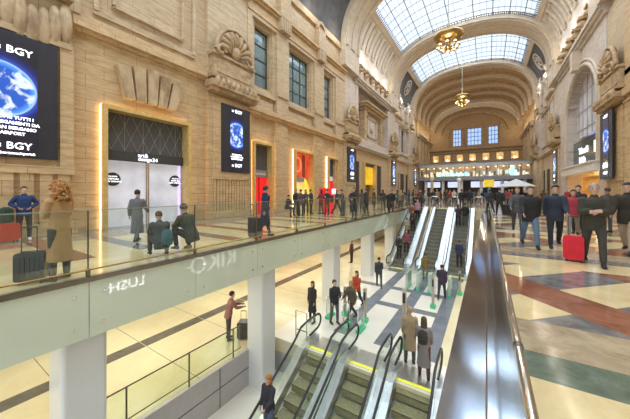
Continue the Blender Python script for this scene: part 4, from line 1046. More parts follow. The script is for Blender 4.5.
for i, (y, z) in enumerate(((28, 15.9), (49, 16.5))):
    p = kk(-3.05 - .3 * i, y, z)
    chandelier(p, 1.18, ['large bronze chandelier nearest the camera, under the first skylight', 'bronze chandelier farther away, in front of the tan coffered vault'][i], (22.6 - z) * K)
    point((p[0], p[1], p[2] - 2.0), 350, WARM, .3)

# ================================================================== PEOPLE
def V(*a): return Vector(a)
def swing(a, side=0.0): return Vector((math.sin(side), math.sin(a), -math.cos(a))).normalized()   # a > 0 swings forward (+Y)
def joints(p):
    """p: dict of angles in degrees"""
    g = lambda k, d=0.0: R(p.get(k, d))
    J = {}
    hz = p.get('hipz', .94); J['pel'] = V(0, p.get('hipy', 0), hz)
    for s, n in ((-1, 'L'), (1, 'R')):
        hip = J['pel'] + V(s * .095, 0, -.02); th = g('thigh' + n); kb = g('knee' + n)
        spread = p.get('spread', 3)
        k = hip + swing(th, R(s * spread)) * .44; a = k + swing(th - kb, R(s * spread * .3)) * .43
        J['hip' + n], J['knee' + n], J['ank' + n] = hip, k, a
    lean = g('lean'); up = V(0, math.sin(lean), math.cos(lean))
    J['waist'] = J['pel'] + up * .16; J['chest'] = J['pel'] + up * .38; J['neck'] = J['pel'] + up * .56
    hu = V(0, math.sin(lean * .5 + g('nod')), math.cos(lean * .5 + g('nod'))); J['head'] = J['neck'] + hu * .165; J['hu'] = hu; J['up'] = up
    for s, n in ((-1, 'L'), (1, 'R')):
        sh = J['pel'] + up * .50 + V(s * .168, 0, 0); ar = g('arm' + n) ; el = g('elbow' + n, 12); out = R(p.get('out' + n, 8)) * s; inn = R(p.get('in' + n, 0)) * s
        e = sh + swing(ar, out) * .285
        fd = swing(ar + el, 0); fd = V(-math.sin(inn), fd.y * math.cos(inn), fd.z).normalized()
        w_ = e + fd * .25; J['sh' + n], J['el' + n], J['wr' + n], J['fd' + n] = sh, e, w_, fd
    return J
def ell(mb, c, d, side, rx, ry, n=12):
    d = d.normalized(); b = side.cross(d).normalized(); a = d.cross(b).normalized()
    return [c + a * math.cos(2 * math.pi * k / n) * rx + b * math.sin(2 * math.pi * k / n) * ry for k in range(n)]
XS = V(1, 0, 0)
def limb(mb, pts, rs):
    P = []; Q = []
    for i in range(len(pts)):
        P.append(pts[i]); Q.append(rs[i])
    d0 = (P[0] - P[1]).normalized() * Q[0] * .7; d1 = (P[-1] - P[-2]).normalized() * Q[-1] * .7
    mb.tube([P[0] + d0] + P + [P[-1] + d1], [Q[0] * .5] + Q + [Q[-1] * .5], 10)
def torso(mb, J, g, hips=.165, w=.0):
    u = J['up']; p = J['pel']; rows = [(-.10, .13, .095), (-.03, hips, .118), (.08, .150, .108), (.18, .140, .100), (.30, .158, .116), (.42, .168, .118), (.50, .152, .098), (.545, .085, .065)]
    mb.loft([ell(mb, p + u * h, u, XS, a + g + w, b + g) for h, a, b in rows])
def hand(mb, J, n, s):
    w_, f = J['wr' + n], J['fd' + n]; lat = XS.cross(f); lat = lat.normalized() if lat.length > .1 else V(0, 1, 0); nor = f.cross(lat).normalized() * (-s)
    pc = w_ + f * .05
    mb.loft([ell(mb, w_ + f * t, f, lat, a, .015, 10) for t, a in ((0, .024), (.03, .038), (.07, .042), (.095, .036))])
    for k, ln in enumerate((.068, .078, .072, .056)):
        o = lat * (-.030 + .020 * k); b0 = w_ + f * .085 + o
        k1 = b0 + f * ln * .5 + o * .15 + nor * .012; k2 = k1 + f * ln * .38 + nor * .030
        mb.tube([b0, k1, k2], [.0105, .0095, .008], 6)
    t0 = w_ + f * .03 - lat * .036; mb.tube([t0, t0 + f * .03 - lat * .022, t0 + f * .062 - lat * .028 + nor * .012], [.013, .011, .009], 6)
def voxel(mb, name, size, mats, smooth=6):
    me = mb.data(name + '_src', mats); o = bpy.data.objects.new('tmp', me); COL.objects.link(o)
    r = o.modifiers.new('r', 'REMESH'); r.mode = 'VOXEL'; r.voxel_size = size; r.use_smooth_shade = True
    if smooth:
        sm = o.modifiers.new('s', 'SMOOTH'); sm.iterations = smooth; sm.factor = .5
    dg = bpy.context.evaluated_depsgraph_get(); m = bpy.data.meshes.new_from_object(o.evaluated_get(dg)); m.name = name
    bpy.data.objects.remove(o); bpy.data.meshes.remove(me)
    m.materials.clear(); m.materials.append(mats)
    return m
PC = {}
def person_meshes(pk, P, kind, hair, fine):
    key = (pk, kind, hair, fine)
    if key in PC: return PC[key]
    J = joints(P); out = {}
    vx = .011 if fine else .019
    # --- the body, one continuous skin
    b = MB(); torso(b, J, -.004)
    for n, s in (('L', -1), ('R', 1)):
        limb(b, [J['hip' + n], (J['hip' + n] + J['knee' + n]) / 2, J['knee' + n]], [.088, .072, .054])
        limb(b, [J['knee' + n], J['knee' + n].lerp(J['ank' + n], .35), J['ank' + n]], [.052, .053, .036])
        a = J['ank' + n]; limb(b, [a + V(0, -.02, -.035), a + V(0, .07, -.05), a + V(0, .15, -.06)], [.034, .034, .024])
        limb(b, [J['sh' + n], J['sh' + n].lerp(J['el' + n], .5), J['el' + n]], [.056, .046, .038])
        limb(b, [J['el' + n], J['el' + n].lerp(J['wr' + n], .35), J['wr' + n]], [.038, .036, .024])
        hand(b, J, n, s)
    limb(b, [J['neck'] - J['up'] * .05, J['neck'] + J['hu'] * .07], [.056, .050])
    J['head'] = J['head'] + J['hu'] * .01
    h, hu = J['head'], J['hu']; fw = XS.cross(hu) * -1; fw = hu.cross(XS) * -1 if False else V(0, hu.z, -hu.y)
    hd = [(-.125, .032, .042, .045), (-.10, .053, .066, .030), (-.058, .069, .087, .012), (0, .079, .099, 0), (.055, .080, .100, -.006), (.097, .064, .082, -.010), (.124, .027, .037, -.012)]
    b.loft([ell(b, h + hu * z + fw * o, hu, XS, a, c) for z, a, c, o in hd])
    b.tube([h + fw * .09 + hu * .015, h + fw * .112 - hu * .022, h + fw * .085 - hu * .035], [.009, .016, .012], 6)
    b.tube([h + fw * .088 - hu * .055 - XS * .022, h + fw * .094 - hu * .056, h + fw * .088 - hu * .055 + XS * .022], [.006, .009, .006], 6)
    for s in (-1, 1): b.ball(h + XS * s * .077 - hu * .005, .022, n=6, sc=(.5, .8, 1.3))
    out['body'] = voxel(b, 'body', vx if fine else .016, M_SKIN, 3)
    if fine:
        for s, q in ((-1, 'eyeL'), (1, 'eyeR')):
            e = MB(); e.ball(h + fw * .092 + XS * s * .031 + hu * .012, .010, n=8)
            out[q] = e.data('eye', M_BLACK)
    # --- trousers
    t = MB(); t.loft([ell(t, J['pel'] + J['up'] * z, J['up'], XS, a, c) for z, a, c in ((-.13, .14, .10), (-.04, .175, .128), (.06, .160, .118), (.12, .152, .112))])
    for n in 'LR':
        limb(t, [J['hip' + n], (J['hip' + n] + J['knee' + n]) / 2, J['knee' + n]], [.100, .088, .070])
        limb(t, [J['knee' + n], J['knee' + n].lerp(J['ank' + n], .5), J['ank' + n] + (J['knee' + n] - J['ank' + n]).normalized() * .03], [.068, .064, .056])
    out['trousers'] = voxel(t, 'trousers', vx, M_DARK, 3)
    # --- jacket or coat
    c = MB(); torso(c, J, .022 if kind != 'puffer' else .038, w=.0)
    pz = J['pel']; u = J['up']
    drop = {'jacket': .14, 'puffer': .18, 'coat': .50, 'longcoat': .62}[kind]
    if drop > .3:
        kn = (J['kneeL'] + J['kneeR']) / 2
        ax = V(0, (kn - pz).y * .6, -abs((kn - pz).z) - .05).normalized()
        c.loft([ell(c, pz + ax * (-.1 + (drop + .1) * q), -ax, XS, .158 + .05 * q, .122 + .07 * q, 14) for q in (0, .25, .5, .75, 1)])
    else:
        c.loft([ell(c, pz + u * z, u, XS, .195, .148) for z in (-drop, -.05, .1)])
    tk = .012 if kind != 'puffer' else .024
    for n in 'LR':
        limb(c, [J['sh' + n] - u * .01, J['sh' + n].lerp(J['el' + n], .5), J['el' + n]], [.070 + tk, .062 + tk, .054 + tk])
        limb(c, [J['el' + n], J['el' + n].lerp(J['wr' + n], .5), J['wr' + n] - J['fd' + n] * .01], [.054 + tk, .050 + tk * .8, .040 + tk * .6])
    limb(c, [J['neck'] - u * .06, J['neck'] + J['hu'] * .02], [.085, .074])
    if hair == 'hood': c.loft([ell(c, J['neck'] + J['hu'] * z - fw * .045, J['hu'], XS, a, b_) for z, a, b_ in ((-.04, .12, .09), (.03, .125, .085), (.07, .09, .05))])
    out['coat' if drop > .3 else 'jacket'] = voxel(c, 'coat', vx, M_DARK, 2)
    # --- hair
    hm = MB()
    if hair == 'curly':
        rnd = random.Random(5); hm.ball(h + hu * .02 - fw * .03, .125, n=12)
        for k in range(150):
            a = rnd.uniform(0, 2 * math.pi); z = rnd.uniform(-.25, .13); rr_ = .12 * math.sqrt(max(.05, 1 - (max(0, z) / .15) ** 2)) * (1.1 if z < 0 else 1)
            o = V(math.cos(a) * rr_, 0, 0) + fw * (math.sin(a) * rr_ - .03) + hu * z
            if (math.sin(a) > .55 and z < .06): continue
            hm.ball(h + o, rnd.uniform(.022, .038), n=6)
        out['hair'] = voxel(hm, 'hair', .010, M_BLACK, 0)
    else:
        rows = [(-.03, .085, .093, -.018), (.02, .090, .106, -.014), (.065, .088, .108, -.012), (.108, .069, .089, -.014), (.14, .02, .03, -.014)]
        hm.loft([ell(hm, h + hu * z + fw * (o - (.012 if z < .05 else 0)), hu, XS, a, c_ * (1 if z > .04 else .92)) for z, a, c_, o in rows])
        if hair in ('long', 'hat_long'):
            hm.loft([ell(hm, h + hu * z - fw * .045, hu, XS, a, c_) for z, a, c_ in ((.08, .075, .06), (0, .092, .07), (-.10, .098, .065), (-.20, .090, .05), (-.27, .06, .03))])
        if hair == 'cap':
            hm.loft([ell(hm, h + hu * z, hu, XS, a, c_) for z, a, c_ in ((.03, .090, .108), (.09, .084, .10), (.14, .03, .04))])
        cut = .062 if hair in ('short', 'hood') else .04
        hm2 = hm
        out['hair'] = voxel(hm2, 'hair', .014, M_BLACK, 2)
        # keep the face clear: drop hair in front of the brow
        import bmesh
        bm = bmesh.new(); bm.from_mesh(out['hair'])
        dead = [v for v in bm.verts if (v.co - h).dot(fw) > cut and (v.co - h).dot(hu) < .055]
        bmesh.ops.delete(bm, geom=dead, context='VERTS'); bm.to_mesh(out['hair']); bm.free()
    for n in 'LR':
        sm = MB(); a = J['ank' + n]; ft = P.get('toe', 0)
        sm.loft([ell(sm, a + V(0, y, z), V(0, 1, 0), XS, rx, rz) for y, z, rx, rz in ((-.075, -.045, .025, .025), (-.05, -.035, .042, .050), (.02, -.03, .044, .052), (.09, -.05, .046, .036), (.16, -.06, .042, .026), (.195, -.065, .02, .014))])
        out['shoe' + n] = sm.data('shoe', M_BLACK)
    PC[key] = out
    return out
POSE = {
 'stand': dict(armL=4, armR=-2, elbowL=14, elbowR=16),
 'stand2': dict(thighL=6, kneeL=8, thighR=-5, kneeR=4, armL=20, elbowL=60, inL=35, armR=5, elbowR=20),
 'walk': dict(thighL=24, kneeL=8, thighR=-18, kneeR=18, armL=-20, elbowL=20, armR=22, elbowR=28, hipz=.92, lean=3),
 'walk2': dict(thighR=20, kneeR=6, thighL=-14, kneeL=22, armR=-16, elbowR=18, armL=18, elbowL=34, hipz=.925, lean=3),
 'pull': dict(thighL=20, kneeL=6, thighR=-16, kneeR=18, armL=16, elbowL=24, armR=-22, elbowR=12, outR=14, hipz=.92, lean=4),
 'phone': dict(armL=14, elbowL=95, inL=30, armR=16, elbowR=98, inR=30, nod=14),
 'carry': dict(thighL=16, kneeL=4, thighR=-14, kneeR=16, armL=10, elbowL=82, inL=45, armR=12, elbowR=84, inR=45, hipz=.925, lean=2),
 'lean': dict(lean=12, armL=34, elbowL=52, armR=34, elbowR=52, inL=10, inR=10),
 'sit': dict(hipz=.46, thighL=84, kneeL=82, thighR=80, kneeR=84, armL=30, elbowL=50, inL=20, armR=30, elbowR=50, inR=20, lean=14),
 'squat': dict(hipz=.30, thighL=112, kneeL=128, thighR=104, kneeR=120, lean=22, armL=30, elbowL=62, inL=30, armR=30, elbowR=60, inR=30, nod=12, spread=12),
 'hips': dict(armL=-14, elbowL=72, outL=38, inL=42, armR=-14, elbowR=72, outR=38, inR=42),
 'ride': dict(thighL=14, kneeL=16, armL=26, elbowL=54, armR=4, elbowR=18, nod=6),
}
HAIRC = {'black': (.02, .016, .014), 'brown': (.09, .045, .02), 'grey': (.42, .38, .34), 'blond': (.45, .28, .12), 'ginger': (.42, .17, .03), 'bald': (.50, .32, .23)}
def person(loc, face, pose, kind, top, legs, haircol, hair, label, h=1.75, fine=False, shoes=(.03, .028, .028), group=None):
    """face: compass in degrees, 0 looks along +Y, 90 looks along -X"""
    P = POSE[pose]; me = person_meshes(pose, P, kind, hair, fine)
    J = joints(P); low = min(J['ankL'].z, J['ankR'].z) - .088
    sc = h / 1.75
    e = empty('person', loc, R(face)); e.scale = (sc,) * 3
    tag(e, label, 'person', group)
    cm = {'trousers': cloth(legs), 'jacket': cloth(top), 'coat': cloth(top), 'hair': mat('hair_' + haircol, HAIRC[haircol], .6, var=.3, scale=40), 'shoeL': cloth(shoes), 'shoeR': cloth(shoes), 'body': M_SKIN, 'eyeL': M_BLACK, 'eyeR': M_BLACK}
    NAMES = {'shoeL': 'shoe', 'shoeR': 'shoe', 'eyeL': 'eye', 'eyeR': 'eye'}
    for k, m in me.items():
        o = bpy.data.objects.new(NAMES.get(k, k), m); COL.objects.link(o); o.parent = e; o.location = (0, 0, -low)
        o.material_slots[0].link = 'OBJECT'; o.material_slots[0].material = cm[k]
    return e
def suitcase(loc, rz, c, label, w_=.42, h=.62, d=.25, name='suitcase', handle=.45, lean=0):
    e = empty(name, loc, R(rz)); tag(e, label, 'suitcase'); e.rotation_euler.x = R(lean)
    b = MB(); r = .05
    p = []
    for (cx, cz, a0) in ((w_ / 2 - r, h - r + .06, 0), (-w_ / 2 + r, h - r + .06, 90), (-w_ / 2 + r, r + .06, 180), (w_ / 2 - r, r + .06, 270)):
        p += [(cx + r * math.cos(R(a0 + k * 22.5)), cz + r * math.sin(R(a0 + k * 22.5))) for k in range(5)]
    b.prism(p, 1, -d / 2, d / 2, smooth=False)
    for k in range(5):
        x = -w_ / 2 + .07 + k * (w_ - .14) / 4; b.box(x - .014, x + .014, -d / 2 - .008, d / 2 + .008, .12, h - .02)
    b.build('shell', mat('case_shell_%02d%02d%02d' % tuple(int(v * 99) for v in c), c, .35, var=.08), e)
    b = MB(); 
    for x in (-.10, .10): b.tube([(x, -d / 2 + .03, h + .04), (x, -d / 2 + .03, h + .06 + handle)], .008, 6)
    b.tube([(-.10, -d / 2 + .03, h + .06 + handle), (.10, -d / 2 + .03, h + .06 + handle)], .014, 6); b.build('handle', M_DARK, e)
    for x in (-w_ / 2 + .06, w_ / 2 - .06):
        for y in (-d / 2 + .05, d / 2 - .05):
            b = MB(); b.prism([(y + .03 * math.cos(k * math.pi / 5), .03 + .03 * math.sin(k * math.pi / 5)) for k in range(10)], 0, x - .012, x + .012); b.build('wheel', M_BLACK, e)
    return e
def backpack(loc, rz, c, label, s=1.0):
    e = empty('backpack', loc, R(rz)); tag(e, label, 'bag')
    b = MB(); b.loft([ell(b, V(0, 0, z * s), V(0, 0, 1), XS, a * s, d_ * s) for z, a, d_ in ((-.22, .10, .06), (-.2, .15, .085), (0, .16, .10), (.18, .14, .085), (.23, .06, .04))]); b.build('bag_body', cloth(c), e)
    b = MB(); b.loft([ell(b, V(0, -.10 * s, z * s), V(0, 0, 1), XS, .11 * s, .04 * s) for z in (-.16, -.14, -.02, 0)]); b.build('pocket', cloth(c), e)
    return e

BLK, NAVY, OLV, GRY, BRN, TANC, JEAN = (.022, .021, .024), (.022, .032, .065), (.055, .052, .035), (.10, .10, .105), (.10, .06, .035), (.42, .28, .15), (.13, .20, .30)
# --- right side of the hall
person((2.02, 8.46, 0), 172, 'carry', 'puffer', OLV, (.06, .058, .05), 'grey', 'short', 'grey-haired man in dark olive jacket walking beside the red suitcase', 1.76, True)
suitcase((1.72, 8.62, 0), 165, (.72, .01, .03), 'bright red suitcase rolling across the marble floor', .36, .54, .25)
person((1.69, 10.51, 0), 178, 'walk2', 'puffer', (.035, .045, .065), BLK, 'black', 'short', 'man in navy puffer jacket and black trousers, right one of the walking pair', 1.78, True)
person((1.07, 10.15, 0), 184, 'walk', 'puffer', BLK, JEAN, 'brown', 'short', 'man in black jacket and light blue jeans, left one of the walking pair', 1.76, True)
person((1.02, 13.4, 0), 176, 'walk', 'jacket', GRY, (.08, .08, .09), 'brown', 'short', 'person in grey jacket just behind the man in blue jeans', 1.78)
person((3.15, 10.5, 0), 150, 'walk', 'puffer', (.04, .034, .026), (.48, .40, .28), 'black', 'short', 'person in black jacket and beige trousers at the right edge', 1.84, True)
person((2.62, 13.2, 0), 170, 'walk2', 'puffer', (.42, .05, .07), (.30, .26, .22), 'brown', 'short', 'person in a pink-red jacket behind the man in navy', 1.66)
person((3.0, 14.4, 0), 160, 'stand', 'jacket', BLK, BLK, 'black', 'short', 'person in black between the red jacket and the grey-haired man', 1.78)
person((4.0, 15.2, 0), 30, 'stand', 'jacket', (.12, .07, .05), GRY, 'brown', 'short', 'person in brown jacket standing beneath the right screen', 1.7)
person((.72, 22.2, 0), 8, 'pull', 'puffer', BLK, BLK, 'black', 'short', 'person in black walking away with a black suitcase', 1.8)
suitcase((1.18, 22.0, 0), 5, (.02, .02, .022), 'black upright suitcase beside the person walking away', .5, .7, .3)
person((.2, 23.9, 0), 20, 'walk', 'jacket', (.05, .05, .06), BLK, 'black', 'hood', 'dark-clothed person left of the one with the black suitcase', 1.74)
backpack((1.69, 10.77, 1.28), 0, (.03, .03, .035), 'black backpack on the man in the navy puffer jacket')
# --- left balcony
person((-6.72, 1.69, 0), 115, 'phone', 'longcoat', (.48, .27, .11), (.06, .05, .04), 'ginger', 'curly', 'woman in long camel coat with curly ginger hair at the glass balustrade', 1.74, True)
suitcase((-6.9, 1.36, 0), 60, (.03, .028, .03), 'dark suitcase behind the woman in the camel coat', .4, .5, .25)
person((-13.1, 2.40, 0), -95, 'hips', 'jacket', (.022, .05, .14), BLK, 'brown', 'short', 'man in blue jacket with white shoes standing under the large screen', 1.72, True, shoes=(.75, .74, .70))
suitcase((-13.0, 1.98, 0), 100, (.55, .06, .03), 'red suitcase under a dark bag beside the man in the blue jacket', .55, .55, .32)
b_ = backpack((-13.0, 1.98, .88), 80, (.03, .06, .04), 'dark green bag lying on the red suitcase', 1.1)
person((-9.6, 4.3, 0), 40, 'walk', 'longcoat', (.15, .15, .16), (.11, .11, .12), 'black', 'short', 'person in grey coat passing the design shop doors', 1.66)
person((-6.85, 3.62, 0), 75, 'squat', 'puffer', (.045, .05, .045), (.05, .05, .05), 'brown', 'cap', 'crouching person with teal backpack by the glass balustrade', 1.62, True)
backpack((-6.66, 3.66, .50), 75, (.05, .13, .16), 'teal grey backpack worn by the crouching person', .85)
person((-6.88, 4.45, 0), 100, 'squat', 'puffer', (.055, .055, .035), BLK, 'brown', 'short', 'man in dark olive jacket crouching at the glass balustrade', 1.85, True)
person((-6.72, 7.2, 0), -20, 'pull', 'coat', NAVY, (.045, .05, .08), 'black', 'hood', 'man in navy hooded coat walking with a black suitcase', 1.78, True)
suitcase((-6.85, 6.85, 0), -15, (.02, .02, .023), 'black suitcase pulled by the man in the navy hooded coat', .5, .66, .3)
LW = [(287, 212, 'sit', 'jacket', BLK, 'person in black sitting at the wall left of the orange poster shop'), (296, 211, 'stand2', 'puffer', BLK, 'person in black at the left side of the orange poster shop'), (301, 212, 'phone', 'jacket', (.12, .07, .08), 'person in plum jacket before the orange poster shop'),
      (306, 211, 'lean', 'jacket', GRY, 'person in grey leaning before the orange poster shop'), (311, 210, 'stand', 'puffer', (.04, .06, .10), 'person in dark blue right of the orange poster shop entrance'), (321, 210, 'stand2', 'jacket', (.30, .04, .06), 'person in dark red beside the red kiosk'),
      (327, 211, 'phone', 'puffer', BLK, 'person in black in front of the red kiosk'), (337, 211, 'walk', 'jacket', (.06, .05, .05), 'person in dark brown right of the red kiosk'), (343, 212, 'lean', 'jacket', GRY, 'person in grey leaning under the third screen')]
import sys
def ground(px, py, z=0.0):
    u = (px - 315) / 270.0; v = (191 - py) / 270.0; t = (z - EYE) / v
    return (t * (-math.sin(YAW) + u * math.cos(YAW)), t * (math.cos(YAW) + u * math.sin(YAW)), z)
for i, (px, py, po, kd, c, lb) in enumerate(LW):
    x, y, z = ground(px, py + 4); person((x, y, 0), (-90, -120, 60, 200, -70, 90, 180, -100, 150)[i], po, kd, c, (.03, .03, .035), ('black', 'brown', 'black')[i % 3], ('short', 'long')[i % 2], lb, 1.68)
# distant crowd, each its own figure
rc = random.Random(21)
crowd = [(354, 219, 'man in black on the balcony before the dark doorway'), (352, 213, 'person in brown behind the man at the dark doorway'), (366, 216, 'person in black at the glass before the yellow poster'), (362, 211, 'person in grey further back before the yellow poster'), (374, 210, 'person in brown right of the yellow poster'),
         (383, 210, 'person in dark coat under the narrow blue screen'), (389, 213, 'person in black at the glass past the yellow poster'), (392, 212, 'person next to the one in black past the yellow poster'), (397, 208, 'person in grey near the end of the balcony'), (401, 209, 'person in tan near the end of the balcony'), (404, 206, 'person in black at the end of the balcony'),
         (409, 205, 'person in blue above the crowded escalator'), (413, 204, 'person in brown above the crowded escalator'), (417, 206, 'person in red-brown at the top of the crowded escalator'), (421, 203, 'person in black behind the crowded escalator'), (425, 206, 'person in pale grey left of the empty escalator'), (429, 204, 'person in dark coat left of the empty escalator'), (433, 206, 'person with dark hood at the head of the empty escalator'),
         (437, 205, 'person in tan beyond the empty escalator'), (441, 203, 'small person in brown beyond the empty escalator'), (446, 205, 'person in brown coat beyond the empty escalator head'), (450, 203, 'person in red further beyond the empty escalator'), (454, 204, 'person in cream between the far escalators'), (474, 203, 'person in grey right of the couple on the escalator'),
         (478, 204, 'person in tan behind the far end of the steel parapet'), (482, 202, 'person in black beyond the steel parapet end'), (486, 204, 'person in blue by the yellow sign'), (491, 202, 'person in brown by the yellow sign'), (509, 207, 'person in red jacket under the white parasol'), (512, 205, 'person in black under the white parasol'), (506, 203, 'person in grey beyond the white parasol'), (524, 206, 'person in black behind the walking pair'),
         (543, 207, 'person in brown between the walking pair'), (548, 205, 'person in grey seen between the walking pair'), (568, 208, 'person in tan behind the red jacket'), (460, 201, 'far person in cream under the gallery'), (466, 200, 'far person in dark grey under the gallery'), (470, 201, 'far person in blue under the gallery'), (430, 200, 'far person in brown under the gallery'), (444, 200, 'far person in navy under the gallery')]
for i, (px, py, lb) in enumerate(crowd):
    x, y, z = ground(px, py)
    col = BLK
    for kx, vx_ in (('brown', BRN), ('grey', GRY), ('tan', (.36, .25, .15)), ('cream', (.55, .48, .38)), ('blue', (.05, .08, .16)), ('navy', NAVY), ('red', (.35, .05, .05)), ('red-brown', (.26, .08, .05)), ('pale grey', (.36, .36, .36)), ('dark', (.035, .035, .04)), ('black', BLK)):
        if (' ' + kx) in lb.replace('-', ' '): col = vx_
    person((x, y, 0), rc.choice((0, 180, 170, 10, 90, -90, 200)), rc.choice(('stand', 'walk', 'walk2', 'stand2', 'phone')), rc.choice(('jacket', 'puffer', 'coat')), col, rc.choice((BLK, (.05, .06, .09), (.07, .06, .05))), rc.choice(('black', 'brown', 'brown', 'blond')), rc.choice(('short', 'long')), lb, rc.uniform(1.62, 1.8))
# --- far escalators
def on_esc(x, y): return (x, y, -4 + max(0, min(4, (y - 20.1) * 4 / 7.1)))
ES = [(-5.7, 21.0, 'puffer', BLK, 'lowest person in black on the crowded far escalator', 'black', 180), (-5.3, 21.6, 'jacket', (.30, .07, .10), 'person in pink and black near the foot of the crowded escalator', 'brown', 180), (-5.6, 23.0, 'jacket', (.42, .32, .22), 'person in beige halfway up the crowded escalator', 'brown', 180), (-5.35, 24.0, 'puffer', (.08, .05, .04), 'person in dark brown halfway up the crowded escalator', 'black', 180),
      (-5.65, 25.0, 'jacket', (.26, .10, .05), 'person in rust jacket high on the crowded escalator', 'brown', 180), (-5.3, 25.6, 'jacket', (.50, .28, .32), 'person in pink high on the crowded escalator', 'blond', 180), (-5.6, 26.4, 'puffer', BLK, 'person in black near the top of the crowded escalator', 'black', 180), (-5.4, 27.2, 'coat', BRN, 'person in brown coat stepping onto the crowded escalator', 'brown', 180)]
for i, (x, y, kd, c, lb, hc, fc) in enumerate(ES): person(on_esc(x, y), fc, ('ride', 'stand', 'phone', 'stand2')[i % 4], kd, c, (.03, .03, .035), hc, ('short', 'long')[i % 2], lb, 1.7)
person(on_esc(-1.6, 20.9), 0, 'stand', 'jacket', (.03, .04, .09), BLK, 'brown', 'short', 'lone person in navy standing low on the right far escalator', 1.74)
person(on_esc(-2.0, 25.0), 0, 'ride', 'jacket', (.07, .04, .04), BLK, 'brown', 'long', 'left person of the couple riding up the right far escalator', 1.7)
person(on_esc(-1.5, 25.1), 0, 'stand2', 'puffer', BLK, GRY, 'black', 'short', 'right person of the couple riding up the right far escalator', 1.78)
person((-1.95, 27.9, 0), 0, 'walk', 'puffer', BLK, BLK, 'black', 'short', 'left person in black at the head of the right far escalator', 1.8)
person((-1.35, 28.2, 0), 0, 'walk2', 'puffer', (.03, .03, .04), GRY, 'black', 'hood', 'right person in black at the head of the right far escalator', 1.8)
# --- lower concourse
person((-6.35, 9.75, -4), 170, 'stand', 'coat', BLK, BLK, 'brown', 'long', 'woman in black coat standing by the third column', 1.68)
person((-5.48, 10.15, -4), -120, 'stand2', 'jacket', (.03, .03, .035), (.12, .12, .13), 'black', 'short', 'man in black jacket and grey trousers at the escalator head', 1.78)
person((-5.0, 10.8, -4), 150, 'walk', 'puffer', (.10, .085, .05), (.05, .045, .04), 'blond', 'long', 'person with long hair in olive jacket beside the gate post', 1.7)
person((-5.35, 12.2, -4), 170, 'walk2', 'jacket', (.50, .06, .02), (.05, .04, .04), 'brown', 'long', 'woman in orange-red jacket walking toward the near escalators', 1.72)
person((-5.36, 15.43, -4), 20, 'walk', 'jacket', (.05, .05, .06), (.09, .09, .1), 'black', 'short', 'person in dark grey walking behind the fourth column', 1.72)
person((-9.0, 19.5, -4), 90, 'stand', 'jacket', (.12, .04, .04), (.05, .04, .04), 'brown', 'short', 'person in dark red far back under the balcony', 1.7)
person((-2.14, 9.15, -4), 20, 'stand', 'coat', (.36, .26, .15), (.10, .09, .09), 'blond', 'short', 'person in beige puffy coat standing near the steel parapet', 1.76, True)
person((-1.62, 8.72, -4), 10, 'stand2', 'longcoat', (.22, .20, .19), (.12, .04, .03), 'brown', 'long', 'long-haired woman in grey coat beside the beige coat', 1.74, True)
backpack((-1.62, 8.52, -2.72), 10, (.04, .035, .03), 'dark backpack worn by the woman in the grey coat', .9)
person((-3.3, 18.2, -4), 10, 'walk', 'jacket', (.22, .15, .05), GRY, 'brown', 'short', 'person in ochre jacket at the foot of the empty escalator', 1.68)
person((-2.0, 15.5, -4), 0, 'walk2', 'puffer', (.05, .035, .06), (.04, .04, .06), 'black', 'short', 'person in dark purple passing the rightmost gates', 1.74)
person((-8.3, 6.9, -4), -30, 'lean', 'jacket', (.34, .16, .15), (.06, .05, .05), 'black', 'short', 'person in dusty pink jacket pushing luggage under the balcony', 1.74)
suitcase((-7.85, 7.3, -4), 30, (.06, .05, .05), 'dark suitcase in front of the person in dusty pink', .5, .6, .35)
person((-5.08, 5.6, -4 - (8.0 - 5.9) * 4 / 7.1), 180, 'ride', 'jacket', (.035, .03, .04), (.10, .13, .20), 'ginger', 'long', 'ginger-haired person in dark jacket riding down the near escalator', 1.68)
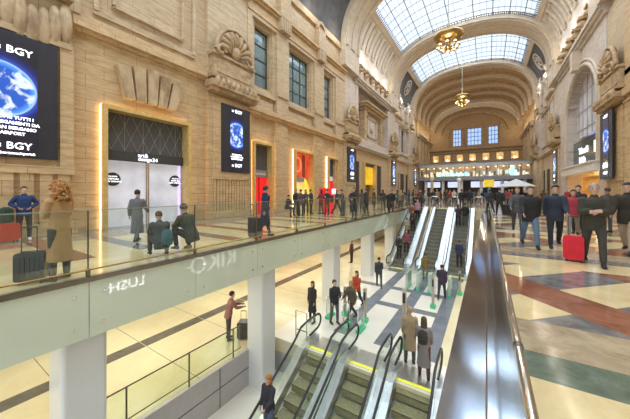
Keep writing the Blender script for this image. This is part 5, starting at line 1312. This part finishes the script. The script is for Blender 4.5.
# --- odds and ends on the hall floor
e = empty('kiosk', (-12.2, 21.0, 0)); e.location = ground(328, 213) ; tag(e, 'red ticket kiosk with small blue-white screen before the shops', 'kiosk')
b = MB(); b.box(-.3, .3, -.35, .35, 0, 1.4); b.build('cabinet', RED, e)
b = MB(); b.box(-.35, .35, -.75, .75, 1.4, 1.85); b.build('header', RED, e)
b = MB(); b.box(.35, .38, -.05, .55, 1.42, 1.82); b.build('screen', mat('kiosk_screen', (.55, .68, .95), .4, emit=.9), e)
b = MB(); b.box(.3, .33, -.25, .25, .8, 1.3); b.build('front_panel', M_DARK, e)
e = empty('parasol', (2.6, 35.5, 0)); tag(e, 'large pale grey parasol over stalls near the far gallery', 'parasol')
b = MB(); b.lathe([(.03, 0), (.03, 2.9)], n=8); b.build('pole', M_DSTEEL, e)
b = MB()
for k in range(8):
    a, c = 2 * math.pi * k / 8, 2 * math.pi * (k + 1) / 8; r = 1.7
    b.add([(0, 0, 2.95), (r * math.cos(a), r * math.sin(a), 2.15), (r * math.cos(c), r * math.sin(c), 2.15), (0, 0, 2.91), (r * math.cos(a), r * math.sin(a), 2.11), (r * math.cos(c), r * math.sin(c), 2.11)], [(0, 1, 2), (3, 5, 4), (1, 4, 5, 2)])
b.build('canopy', mat('parasol_grey', (.62, .62, .62), .8), e)
e = empty('information_totem', ground(489, 203)); tag(e, 'slim totem with yellow sign head beyond the steel parapet', 'sign')
b = MB(); b.box(-.15, .15, -.1, .1, 0, 2.2); b.build('post', mat('totem_teal', (.10, .28, .30), .4), e)
b = MB(); b.box(-.6, .6, -.08, .08, 2.2, 3.2); b.build('sign_head', mat('totem_yellow', (.85, .62, .05), .5, emit=.3), e)
for i, (px, py) in enumerate(((430, 204), (457, 203))):
    x, y, z = ground(px + 2, py + 1); e = empty('light_pillar', (x, y, 0)); tag(e, ['left tan pillar with glass head beyond the empty escalator', 'right white pillar beyond the far escalators'][i], 'pillar')
    b = MB(); b.lathe([(.22, 0), (.22, .15), (.16, .2), (.16, 2.8), (.26, 2.9), (.26, 3.2), (.1, 3.3)], n=12); b.build('shaft', mat('pillar_tan', (.60, .48, .36), .5) if i == 0 else M_WHITEP, e)
# barrier hoops along the head of the void and at the balcony end
for i, (x0, x1, y) in enumerate(((-6.2, -6.2, 26.9), (-4.75, -4.25, 28.4), (-2.85, -2.4, 28.4), (-1.0, -.5, 28.4))):
    b = MB(); b.tube([(x0, y, 0), (x0, y, 1.0), (x0 + .15, y, 1.1), (x1 + .2, y + (.9 if x0 == x1 else 0), 1.1), (x1 + .35, y + (.9 if x0 == x1 else 0), 1.0), (x1 + .35, y + (.9 if x0 == x1 else 0), 0)], .025, 6)
    tag(b.build('barrier_hoop', M_CHROME), ['steel hoop barrier at the end of the balcony', 'steel hoop between crowded and empty far escalators', 'steel hoop between empty and right far escalators', 'steel hoop between the right far escalator and parapet'][i], 'barrier')
